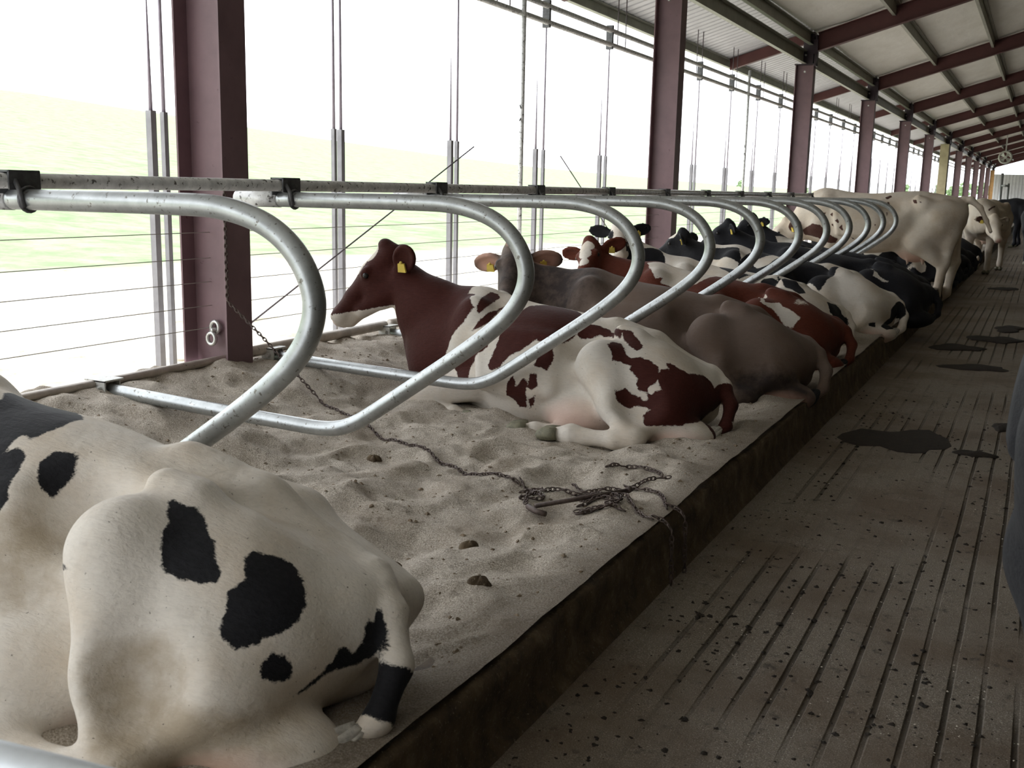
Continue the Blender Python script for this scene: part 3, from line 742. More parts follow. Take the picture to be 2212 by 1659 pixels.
def basis(f, up):
    f = np.array(f, float); f /= np.linalg.norm(f); up = np.array(up, float)
    l = np.cross(up, f); l /= np.linalg.norm(l); u = np.cross(f, l); return np.stack([f, l, u], 1)    # columns: forward, left, dorsal
def head(bd, P, f, up, s=1.0, ears=(0, 0), earlen=.21):
    """P poll position, f direction of the face, up dorsal hint; returns frame and points in body space"""
    R = basis(f, up); q = lambda u, v, w: np.array(P)+R@(np.array([u, v, w])*s)
    c = lambda a, ra, b, rb, k=.03: bd.cone(q(*a), ra*s, q(*b), rb*s, k)
    c((.02, 0, -.07), .085, (.16, 0, -.075), .090, .05)
    c((.16, 0, -.075), .085, (.34, 0, -.075), .062)
    c((.34, 0, -.075), .062, (.46, 0, -.080), .056)
    bd.ell(q(.480, 0, -.090), np.array([.062, .074, .062])*s, .03, R)
    c((.14, .050, -.225), .062, (.35, .030, -.155), .048, .03); c((.14, -.050, -.225), .062, (.35, -.030, -.155), .048, .03)
    c((.28, 0, -.150), .052, (.46, 0, -.140), .040, .03)
    for v in (1, -1):
        bd.ell(q(.17, .055*v, -.17), np.array([.125, .048, .110])*s, .03, R)
        bd.ell(q(.165, .082*v, -.040), np.array([.038, .026, .030])*s, .022, R)          # brow
        bd.ell(q(.495, .040*v, -.062), np.array([.030, .026, .026])*s, .015, R)
        bd.ell(q(.528, .040*v, -.066), np.array([.016, .010, .013])*s, .008, R, carve=True)    # nostril
    bd.ell(q(-.01, 0, -.005), np.array([.040, .050, .042])*s, .03, R)
    ep = []
    for v, tw in ((1, ears[0]), (-1, ears[1])):
        eb, el, tw = tw if hasattr(tw, '__len__') else (.25, 1.0, tw)
        root = q(.02, .088*v, -.115 if eb < .6 else -.17); tip_d = R@np.array([-eb, el*v, tw]); tip_d = tip_d/np.linalg.norm(tip_d)
        E = basis(tip_d, R@np.array([1, 0, .15]) if eb < .6 else R@np.array([.55, .8*v, 0]))      # forward = along the ear, dorsal = facing side of the cup
        cen = root+tip_d*(earlen*.5+.01)*s
        bd.cone(root, .030*s, root+tip_d*.05*s, .026*s, .02)
        bd.ell(cen, np.array([earlen*.56, .074, .028])*s, .012, E)
        bd.ell(cen+E@np.array([.012, 0, .024])*s, np.array([earlen*.48, .056, .024])*s, .010, E, carve=True)
        ep.append((cen, E, v))
    return dict(q=q, R=R, ears=ep, s=s, eyes=[q(.172, .0965*v, -.052) for v in (1, -1)], nose=q(.53, 0, -.08))

def marks(V, ops, base=-1.0, far=None):
    m = np.full(len(V), base, float)
    for op in ops:
        if op[0] == 'b':
            _, sg, c, r = op; r = np.array(r if hasattr(r, '__len__') else (r, r, r), float)
            d = 1-np.sqrt((((V-np.array(c))/r)**2).sum(1)); v = d*r.min()
        elif op[0] == 'h':      # half space inside a ball
            _, sg, c, nrm, bc, br = op; nrm = np.array(nrm, float)/np.linalg.norm(nrm)
            v = np.minimum((V-np.array(c))@nrm, br-np.linalg.norm(V-np.array(bc), axis=1))
        elif op[0] == 'x':      # half space beyond a plane: point, outward normal
            _, sg, c, nrm = op; nrm = np.array(nrm, float); nrm /= np.linalg.norm(nrm); v = (V-np.array(c))@nrm
        else:
            _, sg, poly = op; Pp = np.array(poly, float); c = Pp.mean(0)
            U, S_, Vt = np.linalg.svd(Pp-c); e1, e2, nn = Vt; lim = np.abs((Pp-c)@nn).max()+.10
            X = (V-c)@e1; Y = (V-c)@e2; Z = (V-c)@nn; px = (Pp-c)@e1; py = (Pp-c)@e2
            near = (np.abs(Z) < lim) & (X > px.min()-.06) & (X < px.max()+.06) & (Y > py.min()-.06) & (Y < py.max()+.06)
            v = np.full(len(V), -.06); x, y = X[near], Y[near]
            dmin = np.full(len(x), 9.0); ins = np.zeros(len(x), bool); N = len(px)
            for i in range(N):
                x0, y0, x1, y1 = px[i], py[i], px[(i+1) % N], py[(i+1) % N]; dx, dy = x1-x0, y1-y0
                t = np.clip(((x-x0)*dx+(y-y0)*dy)/(dx*dx+dy*dy+1e-12), 0, 1)
                dmin = np.minimum(dmin, np.hypot(x-x0-t*dx, y-y0-t*dy))
                cr = (y0 > y) != (y1 > y); xi = x0+(y-y0)*dx/(dy if abs(dy) > 1e-9 else 1e-9); ins ^= cr & (x < xi)
            v[near] = np.where(ins, dmin, -dmin)
        m = np.maximum(m, v) if sg > 0 else np.minimum(m, -v)
    return m
def soft(V, ops):
    w = np.zeros(len(V))
    for c, r in ops:
        r = np.array(r if hasattr(r, '__len__') else (r, r, r), float)
        w = np.maximum(w, np.clip(1.35*(1-(((V-np.array(c))/r)**2).sum(1)), 0, 1))
    return w
def n3(V, f, seed=0):
    return (fbm(V[:, 0]*f+seed+V[:, 2]*f*.6, V[:, 1]*f+7*seed+V[:, 2]*f*.8, 3)-.44)

def hoofpart(t, p, d, s=1.0, m=None):
    """two claws at p pointing along d"""
    d = Vector(d).normalized(); l = Vector((0, 0, 1)).cross(d)
    l = l.normalized() if l.length > .1 else Vector((0, 1, 0)); u = d.cross(l); mb = MB()
    for k in (-1, 1):
        ring = []
        for j, (a, h_, w_) in enumerate([(-.040, .032, .024), (-.005, .036, .027), (.028, .033, .027), (.050, .024, .022), (.060, .008, .012)]):
            for i in range(10):
                q = 2*PI*i/10; ring.append(Vector(p)+d*a*s+l*(k*.026+w_*math.cos(q))*s+u*(h_*math.sin(q)*(1 if math.sin(q) > 0 else .75)+(-.028+h_*.8 if 0 else 0))*s)
        F = [(j*10+i, j*10+(i+1) % 10, (j+1)*10+(i+1) % 10, (j+1)*10+i) for j in range(4) for i in range(10)]+[tuple(reversed(range(10))), tuple(range(40, 50))]
        mb.add(ring, F)
    return mb.build('hoof', m or M_HOOF, t, True)
def uv_sphere(mb, c, r, n=12, k=8, R=None, sq=(1, 1, 1)):
    V = []; F = []
    for j in range(k+1):
        th = PI*j/k
        for i in range(n):
            a = 2*PI*i/n; v = np.array([math.sin(th)*math.cos(a)*sq[0], math.sin(th)*math.sin(a)*sq[1], math.cos(th)*sq[2]])*r
            if R is not None: v = R@v
            V.append(tuple(np.array(c)+v))
    for j in range(k):
        for i in range(n): F.append((j*n+i, (j+1)*n+i, (j+1)*n+(i+1) % n, j*n+(i+1) % n))
    return mb.add(V, F)
def tag_part(t, ear, s, lab=None):
    cen, E, v = ear; mb = MB(); c = cen+E@np.array([-.02, 0, .010])*s
    pts = [(-.022, -.006), (.022, -.006), (.028, -.055), (-.028, -.055)]
    a = np.array([0, 0, -1.0]); n_ = E[:, 2]; a = a-n_*(a@n_)*.6; a /= np.linalg.norm(a); w = np.cross(a, n_); w /= np.linalg.norm(w)
    V = []
    for o_ in (.002, .006):
        for (x, y) in pts: V.append(tuple(c+(w*x-a*y)*s*1.0+n_*o_*s*2.5))
    mb.add(V, [(0, 1, 2, 3), (7, 6, 5, 4), (0, 4, 5, 1), (1, 5, 6, 2), (2, 6, 7, 3), (3, 7, 4, 0)])
    uv_sphere(mb, c+n_*.012*s, .009*s, 8, 6)
    return mb.build('ear_tag', M_TAG, t)
def tuft(t, pts, r, m, seed=1, n=26):
    """a switch of tail hair made of many tapering strands"""
    rg = random.Random(seed); mb = MB(); P = catmull([np.array(p) for p in pts], 4)
    for i in range(n):
        ox, oy, oz = [rg.gauss(0, r*.45) for _ in range(3)]; L = rg.uniform(.7, 1.05); k = max(3, int(len(P)*L))
        q = [P[j]+np.array([ox, oy, oz])*(.35+.9*math.sin(min(1, j/k)*2.2)) for j in range(k)]
        mb.tube([tuple(v) for v in q], [r*.34*(1-.85*(j/(k-1))**1.5) for j in range(k)], 5)
    return mb.build('tail_switch', m, t, True)
def body_object(name, t, bd, m, s, mk, pk, dt, relaxn=2):
    V, F = bd.mesh(); V = relax(V, F, relaxn)
    o = fastmesh(name, V*s, F[:, ::-1] if FLIP else F, m, attrs=dict(mark=mk(V)*s, pink=pk(V), dirt=dt(V)), parent=t)
    return o
FLIP = False

LY_ST = [(-.03, .34, .14, .03, .04), (.0, .375, .09, .13, .04), (.08, .41, .04, .21, .04), (.2, .47, .02, .26, .04), (.36, .55, .0, .30, .03), (.52, .625, -.02, .33, .02), (.75, .685, -.04, .40, .02), (1.0, .725, -.05, .46),
         (1.25, .755, -.05, .44), (1.45, .80, -.04, .36), (1.62, .825, .0, .31), (1.80, .77, .04, .28), (2.0, .66, .10, .21), (2.12, .56, .18, .12), (2.18, .50, .24, .03)]
def lying_cow(label, X0, Y0, yaw, s, coat, h, poll=(2.38, 0, 1.09), face=(.50, .0, -.50), up=None, hs=1.1, zb=.17, ops=(), pink=(), dirt=(), tags=(), ears=(0, 0),
              legs=True, tail=None, tuftm=None, st=LY_ST, hd=True, noisy=0, base=-1.0, extra=None, tl=None, hipy=0, cat='cow', hops=None, hpink=None, dst=(0, 0), nosep=True, fsh=-.22, earlen=.21):
    global COW_S
    t = empty('reclining_cow', (X0, Y0, zb), PI-yaw, label=label, cat=cat, group='cows lying in the stalls')
    COW_S[t.name] = s
    bd = Body((-.35, -.62, -.12), (3.05, 1.0, 1.30), h/s)
    bd.trunk(st, .05, 1.75, 2.5)
    # pelvis: hooks, pins, spine
    bd.cone((.66, .02, .64), .045, (.40, .02, .56), .05, .10); bd.cone((.40, .02, .56), .05, (.12, .01, .40), .045, .08)
    for v in (1, -1):
        dz = 0 if v > 0 else -.16
        bd.cone((.56, .25*v, .630+dz), .055, (.46, .26*v, .590+dz), .060, .10)
        bd.cone((.46, .24*v, .56+dz), .07, (.04, .14*v, .34+dz*.5), .07, .12)
    bd.ell((.80, .32, .56), (.16, .10, .12), .10, carve=True)      # hollow in front of the hook
    bd.ell((.30, .16, .56), (.14, .06, .05), .09, carve=True)
    # ribs and shoulders
    bd.ell((1.18, .12, .33), (.42, .36, .36), .10)
    for i in range(6):
        x = .98+.095*i; bd.cone((x+.03, .36, .56), .030, (x-.02, .47, .26), .028, .09)
    bd.ell((1.60, .22, .50), (.16, .13, .30), .10); bd.ell((1.60, fsh, .50), (.16, .13, .30), .10)
    bd.ell((1.90, .03, .34), (.24, .22, .26), .12)
    # neck toward the head
    P = np.array(poll, float); Rn = basis(face, up if up is not None else (0, 0, 1)); thr = P+Rn@(np.array([.09, 0, -.24])*hs); nk = P-Rn[:, 2]*.09*hs+np.array([-.06, 0, -.12])*hs
    b0 = np.array([1.68, 0, .665]); mid = (b0+nk)/2+np.array([.02, 0, -.025])
    bd.cone(b0, .14, mid, .115, .12); bd.cone(mid, .115, nk, .085*hs, .10)
    c0 = np.array([1.98, .02, .34]); m2 = (c0+thr)/2+np.array([.03, 0, .02])
    bd.cone(c0, .17, m2, .115, .12); bd.cone(m2, .115, thr, .075*hs, .08)
    m3 = (mid+m2)/2; bd.cone((1.85, 0, .5), .21, m3, .135, .12); bd.cone(m3, .135, (nk+thr)/2, .095*hs, .10)
    bd.cone(c0+np.array([.10, 0, -.02]), .06, m2+np.array([.06, 0, -.10]), .035, .07, sq=(1, .5, 1))      # dewlap
    # near hind leg folded at the side
    bd.ell((.36, .30+hipy, .30), (.36, .26, .26), .10)
    a_, b_ = dst
    bd.cone((.36, .28, .38), .20, (.64+a_, .42, .44+b_), .135, .09)
    bd.cone((.64+a_, .42, .455+b_), .145, (.50+a_*.4, .56, .24), .105, .06)
    bd.cone((.50+a_*.4, .56, .24), .105, (.37, .70, .09), .062, .05)
    bd.cone((.06, .17, .28), .12, (.34, .58, .15), .09, .10)
    bd.cone((.34, .58, .15), .09, (.30, .70, .085), .045, .06)
    bd.ell((.30, .48, .20), (.24, .16, .17), .09)
    bd.ell((.33, .66, .30), (.13, .09, .13), .09, carve=True)
    bd.chain([((.33, .715, .065), .060), ((.44, .725, .060), .052), ((.64, .71, .050), .048), ((.72, .705, .055), .060), ((.80, .70, .05), .046)], .04)
    # far hind foot, udder, folded fore legs
    bd.chain([((.60, .34, .05), .06), ((.86, .56, .03), .043), ((1.0, .60, .035), .045), ((1.07, .615, .03), .036)], .03)
    bd.ell((.74, .33, .11), (.26, .24, .17), .06)
    bd.ell((.16, .44, .07), (.26, .17, .115), .04)
    for v in (1, -1):
        bd.cone((1.55, (.30 if v > 0 else fsh-.08)*abs(v), .22), .11, (2.0, .30*v+.03, .085), .068, .05)
        bd.chain([((2.02, .30*v+.03, .07), .060), ((1.72, .38*v, .03), .042), ((1.66, .39*v, .035), .045), ((1.58, .39*v, .02), .036)], .03)
    # tail
    tp = tail or [((.16, .0, .42), .050), ((.03, .04, .39), .050), ((-.07, .12, .33), .045), ((-.135, .20, .23), .040), ((-.13, .29, .12), .036), ((-.07, .36, .05), .030)]
    bd.chain(tp, .03)
    H = head(bd, P, face, up if up is not None else (0, 0, 1), hs, ears, earlen) if hd else None
    if extra: extra(bd)
    pk = lambda V: soft(V, list(pink)+[((.76, .36, .08), (.28, .30, .19)), ((.16, .47, .05), (.26, .20, .115))]+([(H['nose'], .055*hs)] if H and nosep else [])+(hpink(H) if hpink else []))
    def dt(V):
        w = .25*np.clip(1-V[:, 2]/.25, 0, 1)+soft(V, [(c, r) for c, r in dirt])
        return w
    far = [((x, -.42, z), r) for x, z, r in ((.9, .35, .2), (1.35, .45, .18))]
    ops2 = list(ops)+(hops(H) if hops else [])+([('b', 1, c, r) for c, r in far] if noisy else [])
    mk = lambda V: marks(V, ops2, base)+(n3(V, 6, noisy)*.05 if noisy else 0)
    body_object('body', t, bd, coat, s, mk, pk, dt)
    S = lambda p: tuple(np.array(p)*s)
    if legs:
        hoofpart(t, S((.86, .70, .045)), (1, -.03, -.12), s*1.35); hoofpart(t, S((1.10, .625, .04)), (1, .15, -.1), s*1.3); hoofpart(t, S((1.53, .39, .025)), (-1, .0, -.1), s*1.25)
    if H:
        for e in H['eyes']:
            mb = MB(); uv_sphere(mb, np.array(e)*s, .0185*hs*s); mb.build('eye', M_EYE, t, True)
        for i in tags:
            cen, E, v = H['ears'][i]; tag_part(t, (cen*s, E, v), hs*s)
    if tuftm is not None: tuft(t, [S(p) for p in (tl or [(-.10, .33, .10), (-.06, .40, .07), (.02, .47, .045), (.10, .55, .03)])], .050*s, tuftm)
    return t, H

ST_ST = [(-.06, 1.20, 1.02, .05), (-.02, 1.27, .92, .15), (.06, 1.32, .82, .22), (.25, 1.35, .74, .27), (.5, 1.385, .70, .30), (.75, 1.37, .64, .35), (1.05, 1.345, .60, .385), (1.3, 1.355, .62, .36),
         (1.5, 1.385, .66, .29), (1.65, 1.37, .70, .25), (1.80, 1.30, .76, .20), (1.92, 1.20, .84, .12), (1.97, 1.12, .92, .04)]
def standing_cow(label, X0, Y0, rz, s, coat, h, poll=(2.35, 0, 1.30), face=(.45, 0, -.5), up=None, hs=1.05, zb=.0, ops=(), base=-1.0, tags=(), ears=(0, 0), pose=None,
                 tail=None, tuftm=None, pink=(), dirt=(), noisy=0, hops=None):
    t = empty('standing_cow', (X0, Y0, zb), rz, label=label, cat='cow')
    COW_S[t.name] = s; lo = (-.45, -.60, -.02)
    bd = Body(lo, (max(2.2, poll[0]+.75), .60, max(1.6, poll[2]+.3)), h/s)
    bd.trunk(ST_ST, .05, 1.9, 2.1)
    p = dict(hl=0., hr=.12, fl=0., fr=-.10); p.update(pose or {})
    for v, key in ((1, 'hl'), (-1, 'hr')):
        o = p[key]
        bd.cone((.50, .26*v, 1.29), .05, (.42, .26*v, 1.24), .055, .07); bd.cone((.42, .24*v, 1.2), .07, (.0, .14*v, 1.12), .065, .10)
        bd.ell((.24, .19*v, .98), (.24, .13, .30), .09)
        bd.cone((.26, .20*v, 1.0), .18, (.46+o*.3, .24*v, .76), .125, .08)
        bd.cone((.44+o*.3, .24*v, .76), .13, (.16+o, .21*v, .55), .078, .06); bd.cone((.10, .18*v, .90), .10, (.06+o, .20*v, .56), .04, .07)
        bd.chain([((.08+o, .20*v, .53), .068), ((.10+o, .20*v, .48), .062), ((.14+o, .20*v, .20), .047), ((.15+o, .20*v, .14), .056), ((.20+o, .20*v, .07), .046)], .03)
    for v, key in ((1, 'fl'), (-1, 'fr')):
        o = p[key]
        bd.ell((1.60, .17*v, 1.05), (.15, .11, .27), .08); bd.cone((1.66, .18*v, .92), .13, (1.50, .19*v, .78), .10, .07)
        bd.cone((1.50, .19*v, .80), .095, (1.54+o*.6, .17*v, .46), .058, .05)
        bd.chain([((1.55+o*.6, .17*v, .44), .066), ((1.53+o, .17*v, .20), .046), ((1.53+o, .17*v, .13), .055), ((1.58+o, .17*v, .06), .046)], .03)
    bd.ell((.78, .32, 1.2), (.14, .09, .10), .09, carve=True); bd.ell((.78, -.32, 1.2), (.14, .09, .10), .09, carve=True)
    for i in range(6):
        for v in (1, -1): x = .98+.09*i; bd.cone((x+.02, .30*v, 1.15), .028, (x-.03, .36*v, .85), .026, .08)
    bd.ell((.50, 0, .70), (.24, .19, .19), .07)          # udder
    for x, y in ((.40, .09), (.40, -.09), (.58, .09), (.58, -.09)): bd.cone((x, y, .56), .022, (x, y, .49), .012, .02)
    P = np.array(poll, float); Rn = basis(face, up if up is not None else (0, 0, 1)); thr = P+Rn@(np.array([.03, 0, -.20])*hs); nk = P-Rn[:, 2]*.07*hs+np.array([-.06, 0, -.06])*hs
    b0 = np.array([1.66, 0, 1.22]); mid = (b0+nk)/2+np.array([0, 0, .02]); bd.cone(b0, .14, mid, .11, .12); bd.cone(mid, .11, nk, .085*hs, .08)
    c0 = np.array([1.80, 0, .92]); m2 = (c0+thr)/2; bd.cone(c0, .15, m2, .11, .12); bd.cone(m2, .11, thr, .07*hs, .07)
    m3 = (mid+m2)/2; bd.cone((1.72, 0, 1.08), .19, m3, .13, .12); bd.cone(m3, .13, (nk+thr)/2, .09*hs, .09)
    bd.cone(c0+np.array([.10, 0, -.08]), .06, m2+np.array([.03, 0, -.11]), .035, .07, sq=(1, .5, 1))
    bd.chain(tail or [((.0, 0, 1.29), .05), ((-.07, 0, 1.22), .038), ((-.10, 0, 1.0), .026), ((-.09, 0, .7), .020), ((-.09, 0, .58), .018)], .03)
    H = head(bd, P, face, up if up is not None else (0, 0, 1), hs, ears)
    pk = lambda V: soft(V, list(pink)+[((.50, 0, .62), (.26, .24, .18)), (H['nose'], .06*hs)])
    dt = lambda V: .3*np.clip(1-V[:, 2]/.6, 0, 1)+soft(V, [(c, r) for c, r in dirt])
    mk = lambda V: marks(V, list(ops)+(hops(H) if hops else []), base)+(n3(V, 6, noisy)*.06 if noisy else 0)
    body_object('body', t, bd, coat, s, mk, pk, dt, 1)
    S = lambda q: tuple(np.array(q)*s)
    for v, k in ((1, 'hl'), (-1, 'hr')): hoofpart(t, S((.24+p[k], .20*v, .035)), (1, 0, -.15), s*1.25)
    for v, k in ((1, 'fl'), (-1, 'fr')): hoofpart(t, S((1.62+p[k], .17*v, .035)), (1, 0, -.15), s*1.25)
    for e in H['eyes']:
        mb = MB(); uv_sphere(mb, np.array(e)*s, .0185*hs*s); mb.build('eye', M_EYE, t, True)
    for i in tags:
        cen, E, v = H['ears'][i]; tag_part(t, (cen*s, E, v), hs*s)
    if tuftm is not None:
        q = [(-.09, 0, .60), (-.10, 0, .50), (-.09, 0, .40), (-.085, 0, .33)] if tail is None else [tail[-1][0], tuple(np.array(tail[-1][0])*1.6-np.array(tail[-2][0])*.6)]
        if len(q) == 4: tuft(t, [S(x) for x in q], .035*s, tuftm)
    return t, H

